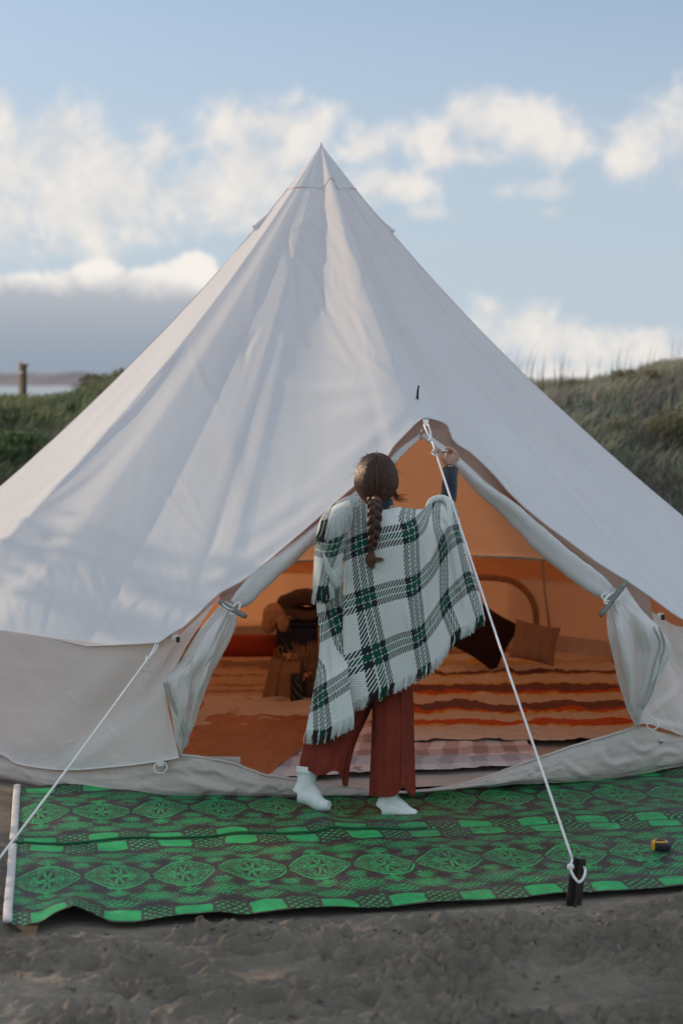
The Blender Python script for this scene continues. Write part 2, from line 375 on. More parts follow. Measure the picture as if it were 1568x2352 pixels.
def m_mat(W=2.42):
    """woven damask drawn from the mat's own metric coordinates"""
    m = bpy.data.materials.new('woven plastic mat'); m.use_nodes = True; nt = m.node_tree; b = nt.nodes['Principled BSDF']
    co = coord(nt, 'UV'); sep = nt.nodes.new('ShaderNodeSeparateXYZ'); nt.links.new(co, sep.inputs[0])
    d = X(nt, sep.outputs[0]); e = X(nt, sep.outputs[1])
    k1 = (noise(nt, mapping(nt, co, (45, 210, 1)), 1, 2, .6)-.5)*2.6; k2 = (noise(nt, mapping(nt, co, (26, 60, 1)), 1, 2, .5)-.5)*2.4
    u = e*(2/W); st = u.gt(1.0); w1 = noise(nt, co, 2.6, 3)-.5; w2 = noise(nt, mapping(nt, co, (1, 1, 1), (7, 3, 0)), 3.1, 3)-.5; d = d+k1*.0022+k2*.0015+w1*.075; u = (u+k1*.0035+k2*.003+w2*.045*(u-1.0).ab().step(.0, .12)).mn(2.0); t = u-st; tt = t.mn(t.inv()); x = (d+st*.03+k2*.003)*(1/.268)
    f = x.fr()-.5; af = f.ab(); f2 = (x+.5).fr()-.5; af2 = f2.ab()
    bar = (af+k2*.012).lt(.245)*tt.gt(.012)*(tt+k1*.005+(f*6.0)*(f*6.0)*.008).lt(.125)
    ck = af.gt(.27)*tt.lt(.135)*((x*44.0).sin()*(tt*150.0).sin()+k1*.35).gt(.30)
    kv = nt.nodes.new('ShaderNodeCombineXYZ'); nt.links.new((af*.268).s, kv.inputs[0]); nt.links.new((tt*(W/2)).s, kv.inputs[1]); nt.links.new((st*3.0+noise(nt, co, 3, 2)*.05).s, kv.inputs[2]); kv = kv.outputs[0]
    lace = (noise(nt, mapping(nt, kv, (90, 290, 1), (3, 1, 0)), 1, 2, .55, .8)-.5)*3.0+k1*.30        # mirrored leafy field
    lace2 = (noise(nt, mapping(nt, kv, (95, 240, 1), (9, 4, 2)), 1, 1, .5, 1.2)-.5)*3.0+k1*.25
    def env(a_, cy, w, h):
        return ((a_*(1/w))*(a_*(1/w))+((tt-cy)*(1/h))*((tt-cy)*(1/h))+k2*.12).inv()
    e1 = env(af, .19, .40, .055).mx(env(af2, .255, .45, .075)).mx(env(af, .30, .22, .05)).mx(env(af2, .36, .20, .06))
    split = ((af*64.0-(tt*210.0)).sin()*1.0+(af*64.0+tt*210.0).sin()*.8+k1*.7).gt(-.25)
    g = bar.mx(ck).mx(split*(lace+e1.mx(-.35)*1.15).gt(.60)*tt.gt(.125)*tt.lt(.40))
    c = t-.5; ac = c.ab(); og = (f*math.pi)._op('COSINE')*.145; og2 = (f2*math.pi)._op('COSINE')*.085
    line = (ac-og+lace*.006).ab().lt(k1*.006+.0085)*af.lt(.47)*k1.gt(-.9); line2 = (ac-og+.032).ab().lt(.0045)*(af*150.0).sin().gt(-.1)*af.lt(.40)
    rad = (f*f+c*c*1.3)._op('SQRT'); ang = c._op('ARCTAN2', f)
    flower = rad.lt((ang*6.0)._op('COSINE')*.050+.075+lace2*.010)*rad.gt(.016)*((ang*18.0).sin()+k1*.8).gt(-.85)*k1.gt(-.5)
    leafs = rad.lt((ang*4.0)._op('COSINE').ab()*.11+.12)*rad.gt(.13)*lace2.gt(.0)
    ins = (ac+.020).lt(og)*rad.gt(.11)*(lace2+(ac*300.0)._op('SINE')*.5).gt(.22)
    out = split*(ac-.01).gt(og)*ac.lt(.125)*(lace+og2*2).gt(.62)
    g = g.mx(line).mx(line2).mx(flower).mx(leafs).mx(ins).mx(out)
    worn = noise(nt, mapping(nt, co, (1, 2, 1), (2, 8, 0)), 5, 4, .6); g = g*((worn+k1*.05).gt(.34)).mx(bar)
    n3 = noise(nt, co, 9, 5, .7); n4 = noise(nt, mapping(nt, co, (1, 1.8, 1)), 1.9, 5, .6)
    gr = mixc(nt, n3.step(.3, .7), (.002, .34, .095), (.008, .54, .155)); dk = mixc(nt, n3.step(.3, .7), (.017, .015, .017), (.030, .026, .029))
    hatch = ((d*900.0+e*520.0).sin()).gt(.2); dk = mixc(nt, hatch*.3, dk, (.045, .040, .045))
    cc = mixc(nt, g, dk, gr)
    seam_ = (u-1.0).ab().lt(.006).mx(tt.lt(.004)); cc = mixc(nt, seam_*.8, cc, (.008, .05, .02))
    dust = n4.step(.44, .60)*d.step(.8, 2.0)*noise(nt, co, 26, 5, .8).step(.40, .62)*.85
    cc = mixc(nt, dust, cc, (.125, .11, .098))
    nt.links.new(cc, b.inputs['Base Color']); nt.links.new((dust*.5+.40).s, b.inputs['Roughness']); b.inputs['Specular IOR Level'].default_value = .36
    h = ((d*620.0).sin()*(e*620.0).sin())+noise(nt, co, 150, 2, .5)*1.5+g*.5
    bn = nt.nodes.new('ShaderNodeBump'); bn.inputs['Strength'].default_value = .55; bn.inputs['Distance'].default_value = .003
    nt.links.new(h.s, bn.inputs['Height']); nt.links.new(bn.outputs[0], b.inputs['Normal'])
    return m
M['mat'] = m_mat()
M['mat_edge'] = material('mat binding tape', (.60, .57, .56), .7, .1, 20)

def m_sand():
    m = bpy.data.materials.new('dark beach sand'); m.use_nodes = True; nt = m.node_tree; b = nt.nodes['Principled BSDF']
    co = coord(nt)
    n = noise(nt, co, 1.6, 8, .65); g = noise(nt, co, 260, 3, .7); n2 = noise(nt, mapping(nt, co, (1, 2.2, 1)), 9, 6, .65)
    c = mixc(nt, n.step(.35, .7), (.195, .168, .135), (.32, .278, .226))
    c = mixc(nt, n2.step(.5, .75)*.4, c, (.125, .108, .088))
    c = mixc(nt, g.step(.5, .75)*.4, c, (.38, .34, .30)); c = mixc(nt, g.step(.48, .25)*.6, c, (.05, .044, .038))
    nt.links.new(c, b.inputs['Base Color']); b.inputs['Roughness'].default_value = .9; b.inputs['Specular IOR Level'].default_value = .2
    h = n2*1.0 + noise(nt, co, 45, 6, .7)*.7 + g*.22
    bn = nt.nodes.new('ShaderNodeBump'); bn.inputs['Strength'].default_value = .9; bn.inputs['Distance'].default_value = .018
    nt.links.new(h.s, bn.inputs['Height']); nt.links.new(bn.outputs[0], b.inputs['Normal'])
    return m
M['sand'] = m_sand()

# ================================================================= THE TENT
CX, CY = -.118, 11.75; ZTOP = 3.33
VA = [-122, -86, -50, -15.6, 12.5, 42, 78, 114, 150, 186, 222, 238]
def polyf(al):
    al = np.asarray(al, float); out = np.ones_like(al); a = (al+122) % 360 - 122
    for i in range(len(VA)-1):
        m = (a >= VA[i]) & (a <= VA[i+1]); mid = (VA[i]+VA[i+1])/2; h = (VA[i+1]-VA[i])/2
        out = np.where(m, np.cos(np.radians(h))/np.cos(np.radians(a-mid)), out)
    return 1-.9+.9*out
def alpha(P): return np.degrees(np.arctan2(P[..., 0]-CX, CY-P[..., 1]))
def R_roof(z, al): return np.where(z < .745, 2.70, 2.70-.55*(z-.745))*polyf(al)
def R_wall(z, al): return np.where(z < .745, 2.56+.09*z, 2.627-.55*(z-.745))*(.5+.5*polyf(al))*1.01
def onR(u, v, Rf, off=0.):
    u = np.asarray(u, float); v = np.asarray(v, float); lo = np.full(np.broadcast(u, v).shape, 8.0); hi = np.full_like(lo, 11.7)
    u = np.broadcast_to(u, lo.shape); v = np.broadcast_to(v, lo.shape)
    for _ in range(40):
        mid = (lo+hi)/2; P = at(u, v, mid); r = np.hypot(P[..., 0]-CX, P[..., 1]-CY)
        f = r - (Rf(P[..., 2], alpha(P))+off) > 0; lo = np.where(f, mid, lo); hi = np.where(f, hi, mid)
    return at(u, v, (lo+hi)/2)
tent = empty('bell_tent', (CX, CY, 0), 'large cream canvas bell tent on dark sand with its doorway tied open', 'tent')

HEM = np.array([(0,1450),(60,1458),(130,1470),(200,1486),(270,1483),(330,1480),(365,1478),(395,1456),(422,1441),(452,1414),(480,1385),(506,1362),(552,1338),(577,1320),(625,1281),
 (672,1241),(737,1185),(775,1151),(813,1118),(850,1085),(880,1060),(892,1045),(900,1030),(915,1013),(934,994),(952,975),(970,962),(984,962),(1003,967),(1019,973),(1030,981),(1032,990),(1038,1009),(1049,1022),
 (1079,1040),(1112,1070),(1143,1102),(1165,1130),(1205,1168),(1250,1205),(1306,1245),(1340,1271),(1373,1295),(1435,1333),(1490,1370),(1540,1408),(1568,1425)], float)
HP = onR(HEM[:, 0], HEM[:, 1], R_roof); HA = alpha(HP); HR = np.hypot(HP[:, 0]-CX, HP[:, 1]-CY); HZ = HP[:, 2]
_o = np.argsort(HA); HA, HR, HZ = HA[_o], HR[_o], HZ[_o]
NA = 700
A = np.concatenate([np.linspace(-95, 80, 560, endpoint=False), np.linspace(80, 265, 121)[:-1]])
def eave(A):
    r = np.interp(A, HA, HR); z = np.interp(A, HA, HZ)
    back = sst(np.abs(A-85), 60, 120)
    rd = 2.70*polyf(A); zd = .745 - .075*back - .03*np.abs(np.sin((A+15.6)/36*np.pi))
    wl = sst(A, HA[0]-12, HA[0]); wr = 1-sst(A, HA[-1], HA[-1]+8); w = wl*wr
    return rd*(1-w)+r*w, zd*(1-w)+z*w
ER, EZ = eave(A)
T = np.linspace(0, 1, 300)[:, None]**.9
def roofP(A, T, ER, EZ):
    rr = T*ER
    w = 1-.8*np.exp(-((A-12.5)/7)**2)
    sag = (.90-.35*T)*T*(1-T)*w
    z = ZTOP-(ZTOP-EZ)*T - sag*.95
    return rr, z
rr, zz = roofP(A[None, :], T, ER[None, :], EZ[None, :])
ar = np.radians(A)[None, :]
outv = np.stack([np.sin(ar)+0*T, -np.cos(ar)+0*T, 0*T+0*ar], -1)
P = np.stack([CX+rr*np.sin(ar), CY-rr*np.cos(ar), zz], -1)
nrm = outv*.69; nrm[..., 2] = .72
pu, pv = proj(P)
front = (A[None, :] > -85)*(A[None, :] < 75)
def strokes(u, v, lst):
    d = np.zeros_like(u)
    for pts, w, amp, sk in lst:
        pts = np.asarray(pts, float)
        if len(pts) > 2: pts = cr(pts, len(pts)*4)
        best = np.full(u.shape, 1e9); side = np.zeros_like(u); tt = np.zeros_like(u); n = len(pts)-1
        lo = pts.min(0)-5*w; hi = pts.max(0)+5*w
        sel = (u > lo[0])*(u < hi[0])*(v > lo[1])*(v < hi[1])
        if not sel.any(): continue
        U = u[sel]; W = v[sel]; b = np.full(U.shape, 1e9); s_ = np.zeros_like(U); t_ = np.zeros_like(U)
        for i in range(n):
            a = pts[i]; e = pts[i+1]-a; L = e@e; q = np.clip(((U-a[0])*e[0]+(W-a[1])*e[1])/L, 0, 1)
            dx = U-a[0]-q*e[0]; dy = W-a[1]-q*e[1]; dd = np.hypot(dx, dy); cs = np.sign(e[0]*dy-e[1]*dx)
            m = dd < b; b = np.where(m, dd, b); s_ = np.where(m, cs, s_); t_ = np.where(m, (i+q)/n, t_)
        x = b*s_/w; env = np.sin(np.pi*np.clip(t_, 0.03, .97))**.6*(b < 5*w)
        d[sel] += amp*env*(np.exp(-x*x)*(1-sk) + sk*1.6*x*np.exp(-x*x*.7))
    return d
CREASE = [
 ([(666,536),(660,562),(677,609),(680,696),(671,717),(695,778)], 9, -.016, .3), ([(686,589),(727,644),(750,702),(785,746)], 9, -.018, .3),
 ([(727,504),(794,624)], 8, .009, .4), ([(750,726),(785,790),(820,842)], 10, .012, .5), ([(773,460),(720,500),(680,527)], 9, .010, .4),
 ([(811,781),(852,825),(925,877)], 9, .010, .5), ([(607,749),(698,799),(771,828),(808,866)], 12, .012, .5), ([(593,758),(570,800),(563,834)], 8, -.012, .4),
 ([(797,682),(830,740),(855,790)], 8, .010, .5), ([(776,481),(800,560),(835,626),(829,661)], 10, .014, .5), ([(639,866),(727,892),(830,888),(940,905)], 16, .018, .4),
 ([(830,650),(875,735),(905,810),(938,870)], 12, .012, .6), ([(700,640),(735,720),(800,760)], 10, -.008, .4), ([(640,560),(600,640),(590,720)], 14, .008, .4),
 ([(760,420),(770,520),(800,560)], 8, .008, .5), ([(735,440),(700,520)], 10, .007, .3), ([(720,960),(850,930),(950,915)], 20, .012, .5),
 ([(150,1241),(195,1330),(244,1417)], 9, -.009, .5), ([(244,1390),(270,1440),(285,1470)], 7, .006, .5), ([(337,1361),(300,1395),(277,1417)], 7, .006, .4),
 ([(416,1354),(385,1410),(362,1462)], 8, .008, .5), ([(105,1271),(120,1340),(135,1391)], 10, .006, .5), ([(470,1300),(500,1250),(520,1180)], 9, .006, .5),
 ([(365,1105),(420,1180),(490,1255)], 6, .006, .5), ([(440,790),(470,880),(520,960)], 8, .005, .4), ([(470,1215),(430,1130),(400,1090)], 7, .005, .4),
 ([(60,1150),(0,1240)], 8, .006, .4), ([(800,1100),(700,1200),(560,1300),(450,1370)], 16, .010, .5), ([(900,1000),(760,1110),(640,1190),(540,1250)], 18, .010, .5),
 ([(955,930),(860,1010),(740,1100)], 16, .010, .6), ([(560,900),(540,1010),(560,1150),(520,1300)], 26, .008, .5), ([(700,1010),(690,1120),(640,1230)], 24, .006, .5),
 ([(300,1000),(200,1100),(60,1190)], 10, .007, .5), ([(380,860),(260,980),(120,1080)], 9, .006, .5), ([(420,800),(330,920),(210,1040),(90,1160)], 8, .008, .5),
 ([(200,1050),(120,1110),(20,1190)], 7, -.006, .5), ([(560,560),(480,680),(400,770)], 10, .006, .5), ([(980,880),(990,960)], 6, .004, .4),
 ([(940,860),(955,930),(962,965)], 9, .010, .2), ([(1180,1000),(1250,1090),(1330,1170)], 16, .004, .5), ([(1080,900),(1110,960)], 8, .003, .5)]
for k in range(34):      # gathers radiating up from the hem and the guy point
    u0 = RNG.uniform(20, 470); v0 = 1478 - max(0, u0-365)*.62 - RNG.uniform(0, 60); a = RNG.normal(-.15, .35); L = RNG.uniform(60, 210)
    CREASE.append(([(u0, v0), (u0+a*L*.4+RNG.normal(0, 6), v0-L*.5), (u0+a*L, v0-L)], RNG.uniform(5, 11), RNG.choice([-1, 1])*RNG.uniform(.002, .006), .5))
for k in range(26):      # slack in the upper front panel
    t = RNG.uniform(0, 1); u0 = 700+t*150+RNG.normal(0, 35); v0 = 460+t*380+RNG.normal(0, 30); a = RNG.uniform(.2, 1.3); L = RNG.uniform(30, 90)
    CREASE.append(([(u0, v0), (u0+L*.5*math.sin(a)+RNG.normal(0, 5), v0+L*.5*math.cos(a)), (u0+L*math.sin(a), v0+L*math.cos(a))], RNG.uniform(4, 8), RNG.choice([-1, 1])*RNG.uniform(.002, .006), .5))
for k in range(22):      # the sunny left panel
    t = RNG.uniform(0, 1); u0 = 60+330*t; v0 = 1190-400*t+RNG.normal(0, 30)-25; L = RNG.uniform(60, 170)
    CREASE.append(([(u0, v0), (u0+L*.5, v0-L*.5+RNG.normal(0, 5)), (u0+L, v0-L*1.02)], RNG.uniform(4, 8), RNG.choice([-1, 1])*RNG.uniform(.002, .005), .5))
disp = strokes(pu, pv, CREASE)*front
Rm = np.radians(A)[None, :]*rr
disp += .004*fbm(Rm*5+0*T, T*1.8, 4)*T + .010*fbm(Rm*1.3, T*1.5+5, 3)*T*(1-T)*2
disp += front*.003*fbm((pu+pv)*.006, (pu-pv)*.016, 4)*sst(pv, 1000, 420)
disp *= .15+.85*sst(T, .08, .17)
P = P + nrm*(disp*.68)[..., None]
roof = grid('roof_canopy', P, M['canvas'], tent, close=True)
roofS = P
def roof_at(al, t):
    """point on the roof surface, including its folds"""
    j = int(np.argmin(np.abs(A-al))); i = int(np.argmin(np.abs(T[:, 0]-t))); return P_roof[i, j]
P_roof = P
# radial seams, flat felled strips a little proud
def strip(name, path, nrmv, w, h, m, parent):
    path = np.asarray(path); Tn = np.gradient(path, axis=0); Tn /= np.linalg.norm(Tn, axis=1, keepdims=True)
    s = np.cross(Tn, nrmv); s /= np.linalg.norm(s, axis=1, keepdims=True); n = nrmv
    Pp = np.stack([path-s*w/2-n*h*.5, path-s*w/2+n*h, path+s*w/2+n*h, path+s*w/2-n*h*.5], 1)
    V = Pp.reshape(-1, 3); return poly(name, V, [tuple(q) for q in gridq(len(path), 4, True)], m, parent)
for al in (-86, 26, 42, 60, 78):
    j = int(np.argmin(np.abs(A-al))); i0 = 14 if al in VA else 60
    strip('roof_seam', P_roof[i0:-1, j], nrm[i0:-1, j]/np.linalg.norm(nrm[i0:-1, j], axis=1, keepdims=True), .020, .0004, M['canvas'], tent)
# eave hem: doubled edge
hem_path = P_roof[-1]
poly('roof_hem', *tubegeo(hem_path[:545]+np.array([0, 0, .004]), .0045, 6, 1), M['canvas'], tent)
# apex cap
cap = []
for i in range(26):
    t = i/25*.078
    ta = t*2.58/(ZTOP-EZ[None, ::7]); r_, z_ = roofP(A[None, ::7], ta, ER[None, ::7], EZ[None, ::7]); a7 = np.radians(A[::7])
    r_ = r_[0]+.003; zc = z_[0]+.003+.003*np.sin(a7*7)*(t/.078)**3
    if i == 0: r_ = r_*0+.003; zc = zc+.016
    if i == 1: r_ = r_*0+.012
    cap.append(np.stack([CX+r_*np.sin(a7), CY-r_*np.cos(a7), zc], -1))
grid('apex_cap', np.array(cap), M['canvas'], tent, close=True)
# air vents high on the roof
def vent(al, t0, t1, wdt):
    j = int(np.argmin(np.abs(A-al))); o = outv[0, j]; side = np.array([o[1], -o[0], 0])*-1
    rows = []
    for k in range(14):
        q = k/13; i = int(np.argmin(np.abs(T[:, 0]-(t0+(t1-t0)*q)))); c = P_roof[i, j]; w = wdt*(.35+.65*q**.7)
        rise = .030*q**1.3
        rows.append([c + side*w*math.cos(b) + (o*.69+np.array([0, 0, .72]))*(rise*math.sin(b)-.004) for b in np.linspace(0, np.pi, 17)])
    rows = np.array(rows); g = grid('air_vent', rows, M['canvas'], tent)
    edge = rows[-1]; poly('vent_rim', *tubegeo(edge, .005, 6), M['canvas'], g)
    net = np.array([[edge[k]*(1-f)+edge[16-k]*f for k in range(9)] for f in np.linspace(0, 1, 3)])-o*.03
    grid('vent_mesh', net, M['inner'], g)
vent(-82, .095, .145, .026); vent(84, .105, .155, .022); vent(182, .10, .18, .06)

# ---- interior-facing wall all round the back
def wallring(a0, a1, n, z0, z1, off, name, m, bulge=0, seedx=0, rows=14, fold=.006):
    a = np.linspace(a0, a1, n); tz = np.linspace(0, 1, rows)[:, None]; ez = np.interp(a, A, EZ)
    top = np.minimum(z1, ez[None, :]-.01) if z1 > .5 else z1
    z = z0+(top-z0)*tz; r = R_wall(z, a[None, :])+off+bulge*np.sin(np.pi*tz)
    r = r + fold*fbm(np.radians(a)[None, :]*22+seedx, tz*1.5, 3)*np.sin(np.pi*np.clip(tz, .05, 1))**.5
    ra = np.radians(a)[None, :]
    return grid(name, np.stack([CX+r*np.sin(ra), CY-r*np.cos(ra), z+0*r], -1), m, tent)
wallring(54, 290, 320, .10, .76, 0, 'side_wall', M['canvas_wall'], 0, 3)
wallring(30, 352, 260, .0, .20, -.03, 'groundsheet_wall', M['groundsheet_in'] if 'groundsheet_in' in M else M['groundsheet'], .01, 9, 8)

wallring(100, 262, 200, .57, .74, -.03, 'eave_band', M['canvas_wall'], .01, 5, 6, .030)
# ---- patches that carry the front walls, sill and door flaps
def rows_to_patch(name, rows, m, Rf, offs, ny, nx, amp=.004, fx=3, fy=3, st=None, parent=tent, thick=None):
    """rows: lists of (u,v) with equal point counts; offs: radial offset per row"""
    n = max(len(r) for r in rows); G = []
    for r, o in zip(rows, offs):
        r = cr(np.array(r, float), 24)
        oo = cr(np.array(o, float), 24) if np.ndim(o) else o
        G.append(onR(r[:, 0], r[:, 1], Rf, oo))
    G = cr2(np.array(G), ny, nx)
    nn = normals(G); c = np.array([CX, CY, .6]); sg = np.sign(np.sum(nn*(G-c), -1).mean()); nn = nn*sg
    yy = np.linspace(0, 1, ny)[:, None]; xx = np.linspace(0, 1, nx)[None, :]
    d = amp*fbm(xx*fx, yy*fy+3.3*len(name), 4)
    if st: u, v = proj(G); d = d + strokes(u, v, st)
    G = G + nn*d[..., None]
    o = grid(name, G, m, parent)
    if thick:
        s = o.modifiers.new('thickness', 'SOLIDIFY'); s.thickness = thick; s.offset = 0
    return o
# left wall
wl = [[(-260,1462),(-120,1450),(0,1447),(130,1466),(250,1478),(365,1474),(440,1420),(515,1358)],
      [(-260,1540),(-120,1530),(0,1530),(130,1540),(240,1545),(330,1530),(400,1480),(470,1420)],
      [(-260,1620),(-120,1620),(0,1620),(120,1630),(220,1635),(300,1620),(350,1590),(400,1535)],
      [(-260,1680),(-120,1685),(0,1690),(110,1710),(200,1715),(290,1700),(350,1680),(385,1610)],
      [(-260,1700),(-130,1715),(0,1732),(45,1755),(150,1768),(262,1761),(340,1752),(412,1740)]]
ST_L = [([(365,1490),(300,1590),(220,1690),(150,1745)], 26, -.030, .5), ([(420,1470),(370,1560),(300,1640),(240,1700)], 22, -.022, .3), ([(300,1500),(180,1620),(90,1720)], 30, .012, .3),
        ([(440,1440),(400,1520),(378,1565)], 14, -.015, .4), ([(377,1570),(384,1650),(380,1738)], 5, .006, .3), ([(60,1540),(100,1620),(80,1700)], 24, .008, .4),
        ([(40,1480),(20,1600),(0,1700)], 22, .008, .4), ([(300,1560),(330,1600),(310,1640)], 6, .004, .5), ([(160,1590),(180,1608)], 5, .004, .5), ([(240,1660),(270,1690)], 5, .005, .5)]
for k in range(14):
    u0, v0 = RNG.uniform(60, 380), RNG.uniform(1530, 1720); a = RNG.uniform(-.8, .8); L = RNG.uniform(15, 45)
    ST_L.append(([(u0, v0), (u0+L*math.cos(a), v0+L*math.sin(a))], RNG.uniform(3, 5), RNG.uniform(-.003, .003), .5))
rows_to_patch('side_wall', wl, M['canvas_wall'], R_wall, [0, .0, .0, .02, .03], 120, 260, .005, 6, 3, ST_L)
tube('wall_piping', onR(cr(np.array(wl[-1], float), 60)[:, 0], cr(np.array(wl[-1], float), 60)[:, 1], R_wall, .034), .004, M['webbing'], tent, 6)
# groundsheet skirt (bathtub sill)
sk_top = [(-260,1700),(-130,1712),(0,1730),(45,1752),(150,1765),(262,1759),(340,1750),(414,1733),(464,1739),(535,1752),(577,1768),(610,1779),(677,1789),(743,1802),(806,1806),(848,1812),(900,1817),(948,1817),
          (1040,1804),(1140,1775),(1206,1750),(1273,1727),(1331,1708),(1415,1683),(1461,1668),(1510,1676),(1568,1686),(1700,1660),(1850,1630)]
sk_bot = [(-260,1745),(-130,1770),(0,1789),(56,1807),(187,1824),(300,1834),(380,1836),(450,1837),(520,1836),(588,1835),(640,1834),(680,1833),(720,1832),(770,1831),(806,1830),(848,1828),(900,1824),(948,1821),
          (1060,1813),(1140,1806),(1206,1800),(1273,1798),(1331,1796),(1415,1787),(1469,1779),(1510,1770),(1568,1758),(1700,1728),(1850,1690)]
def midrow(a, b, f): a = cr(np.array(a, float), 60); b = cr(np.array(b, float), 60); return (a*(1-f)+b*f).tolist()
ST_S = [([(470,1752),(560,1790),(640,1800)], 9, .012, .5), ([(400,1760),(470,1800),(560,1812)], 12, .014, .4), ([(300,1790),(420,1772),(520,1800)], 10, -.010, .5), ([(560,1830),(620,1800),(700,1812)], 10, .012, .4),
        ([(1200,1760),(1230,1780),(1220,1798)], 8, .010, .5), ([(1290,1740),(1320,1765),(1350,1780)], 8, .014, .5), ([(1370,1710),(1400,1750),(1460,1740)], 9, .014, .5), ([(1440,1700),(1470,1720),(1500,1712)], 7, .012, .5),
        ([(1490,1740),(1530,1722),(1568,1735)], 8, .012, .5), ([(1080,1795),(1120,1790),(1160,1795)], 6, .008, .5), ([(150,1775),(170,1800),(230,1812)], 10, .008, .4), ([(60,1760),(80,1790)], 8, .008, .4)]
for k in range(60):
    u0 = RNG.uniform(20, 1568); i = np.interp(u0, [p[0] for p in sk_top], [p[1] for p in sk_top]); j = np.interp(u0, [p[0] for p in sk_bot], [p[1] for p in sk_bot]); v0 = RNG.uniform(i, j)
    a = RNG.uniform(-1.2, 1.2); L = RNG.uniform(12, 50)
    ST_S.append(([(u0, v0), (u0+L*.5*math.cos(a), v0+L*.4*math.sin(a)), (u0+L*math.cos(a), v0+L*.5*math.sin(a)+RNG.normal(0, 4))], RNG.uniform(3, 7), RNG.choice([-1, 1])*RNG.uniform(.003, .009), .5))
rows_to_patch('groundsheet_skirt', [sk_top, midrow(sk_top, sk_bot, .4), midrow(sk_top, sk_bot, .8), sk_bot], M['groundsheet'], R_wall, [.01, .035, .045, .02], 60, 520, .005, 30, 4, ST_S)
tp = np.array(sk_top[7:25], float); tp = cr(tp, 160); tp[:, 1] += 1
tube('sill_hem', onR(tp[:, 0], tp[:, 1], R_wall, .012)+np.stack([0*tp[:, 0], 0*tp[:, 0], .003*fbm(tp[:, 0]*.04, tp[:, 1]*0, 2)], -1), .007, M['groundsheet'], tent, 8)
tp2 = tp.copy(); tp2[:, 1] -= 5
# floor sheet
ths = np.radians(np.linspace(-180, 180, 121)); rs = np.linspace(.02, 2.54, 40)[:, None]
fz = .052+.006*fbm(rs*np.sin(ths)*3, rs*np.cos(ths)*3, 3)
grid('groundsheet_floor', np.stack([CX+rs*np.sin(ths), CY-rs*np.cos(ths), fz+0*ths], -1), M['groundsheet'], tent)

# ---- door rolls, flaps, ties
def roll(name, cl, rad, m, off, seg=18):
    cl = np.array(cl, float); C = cr(cl, 90); rad = cr(np.array(rad, float), 90)*.84*10.3/F
    Pc = onR(C[:, 0], C[:, 1], R_wall, off)
    V, Fc = tubegeo(Pc, rad, seg); ang = np.tile(np.arange(seg)*2*np.pi/seg, 90); al = np.repeat(np.linspace(0, 1, 90), seg)
    ctr = np.repeat(Pc, seg, 0); dirv = V-ctr; k = 1+.16*np.sin(ang*3+al*9)+.10*fbm(al*22, ang*.8, 3)+.12*fbm(al*9+ang*.5, ang*1.6, 4)
    return poly(name, ctr+dirv*k[:, None], Fc, m, tent)
roll('door_flap_roll', [(967,1000),(925,1034),(893,1066),(850,1108),(800,1158),(740,1210),(700,1244),(653,1286),(605,1325),(560,1370),(535,1388)], [5,9,10,12,16,18,20,25,25,22,12], M['flap'], -.015)
roll('door_flap_roll', [(970,1000),(985,1010),(1010,1030),(1052,1066),(1110,1122),(1176,1174),(1250,1248),(1330,1316),(1385,1358),(1408,1368)], [5,8,11,14,18,23,27,28,24,12], M['flap'], -.015)
fl = [[(512,1384),(520,1390),(530,1393),(540,1396),(545,1400)], [(464,1441),(485,1440),(505,1440),(525,1440),(541,1437)], [(422,1512),(448,1510),(475,1505),(500,1503),(515,1500)],
      [(380,1562),(412,1560),(440,1560),(468,1560),(488,1556)], [(392,1625),(412,1620),(430,1620),(450,1620),(463,1617)], [(404,1690),(412,1685),(420,1680),(432,1680),(441,1678)], [(412,1738),(414,1736),(416,1734),(417,1730),(418,1726)]]
ST_F = [([(528,1400),(470,1500),(430,1600),(418,1700)], 9, .022, .5), ([(538,1405),(510,1500),(470,1590),(440,1660)], 8, -.020, .4), ([(520,1400),(450,1480),(400,1550)], 8, -.016, .4), ([(500,1440),(455,1530),(420,1620)], 6, .012, .4)]
rows_to_patch('door_flap', fl, M['flap'], R_wall, [.0, [.05, .03, .06, .02, -.02], [.05, .02, .07, .02, -.04], [.02, .07, .03, .08, -.03], [.03, .07, .03, .05, -.03], [.02, .05, .03, .04, -.02], .01], 130, 80, .014, 9, 3, ST_F)
def zipper(pts, off, wd=.010):
    C = cr(np.array(pts, float), 70); Pc = onR(C[:, 0], C[:, 1], R_wall, off); z = poly('zip', *tubegeo(Pc, wd, 6, .35, (0, -1, 0)), M['zip'], tent); return z
zipper([(378,1568),(386,1598),(404,1632),(422,1672),(430,1700),(426,1716)], .060, .008)
zipper([(384,1566),(394,1600),(412,1636),(428,1676),(434,1702)], .058, .004)
fr = [[(1402,1366),(1408,1362),(1414,1356),(1422,1350),(1434,1345)], [(1391,1408),(1408,1402),(1425,1397),(1450,1394),(1470,1396)], [(1395,1450),(1425,1446),(1455,1445),(1490,1446),(1520,1450)],
      [(1405,1508),(1438,1502),(1470,1500),(1505,1500),(1540,1500)], [(1420,1570),(1445,1566),(1470,1566),(1490,1568),(1503,1572)], [(1440,1625),(1450,1624),(1460,1624),(1468,1625),(1476,1628)], [(1457,1668),(1459,1667),(1461,1666),(1464,1665),(1467,1664)]]
ST_R = [([(1412,1370),(1430,1450),(1445,1540),(1455,1640)], 9, .022, .5), ([(1425,1365),(1465,1450),(1470,1540),(1462,1630)], 8, -.02, .4), ([(1440,1370),(1495,1450),(1505,1530),(1475,1610)], 8, .016, .5), ([(1400,1390),(1412,1460),(1430,1560)], 7, -.012, .4),
        ([(1470,1420),(1495,1480),(1490,1540)], 6, .014, .4)]
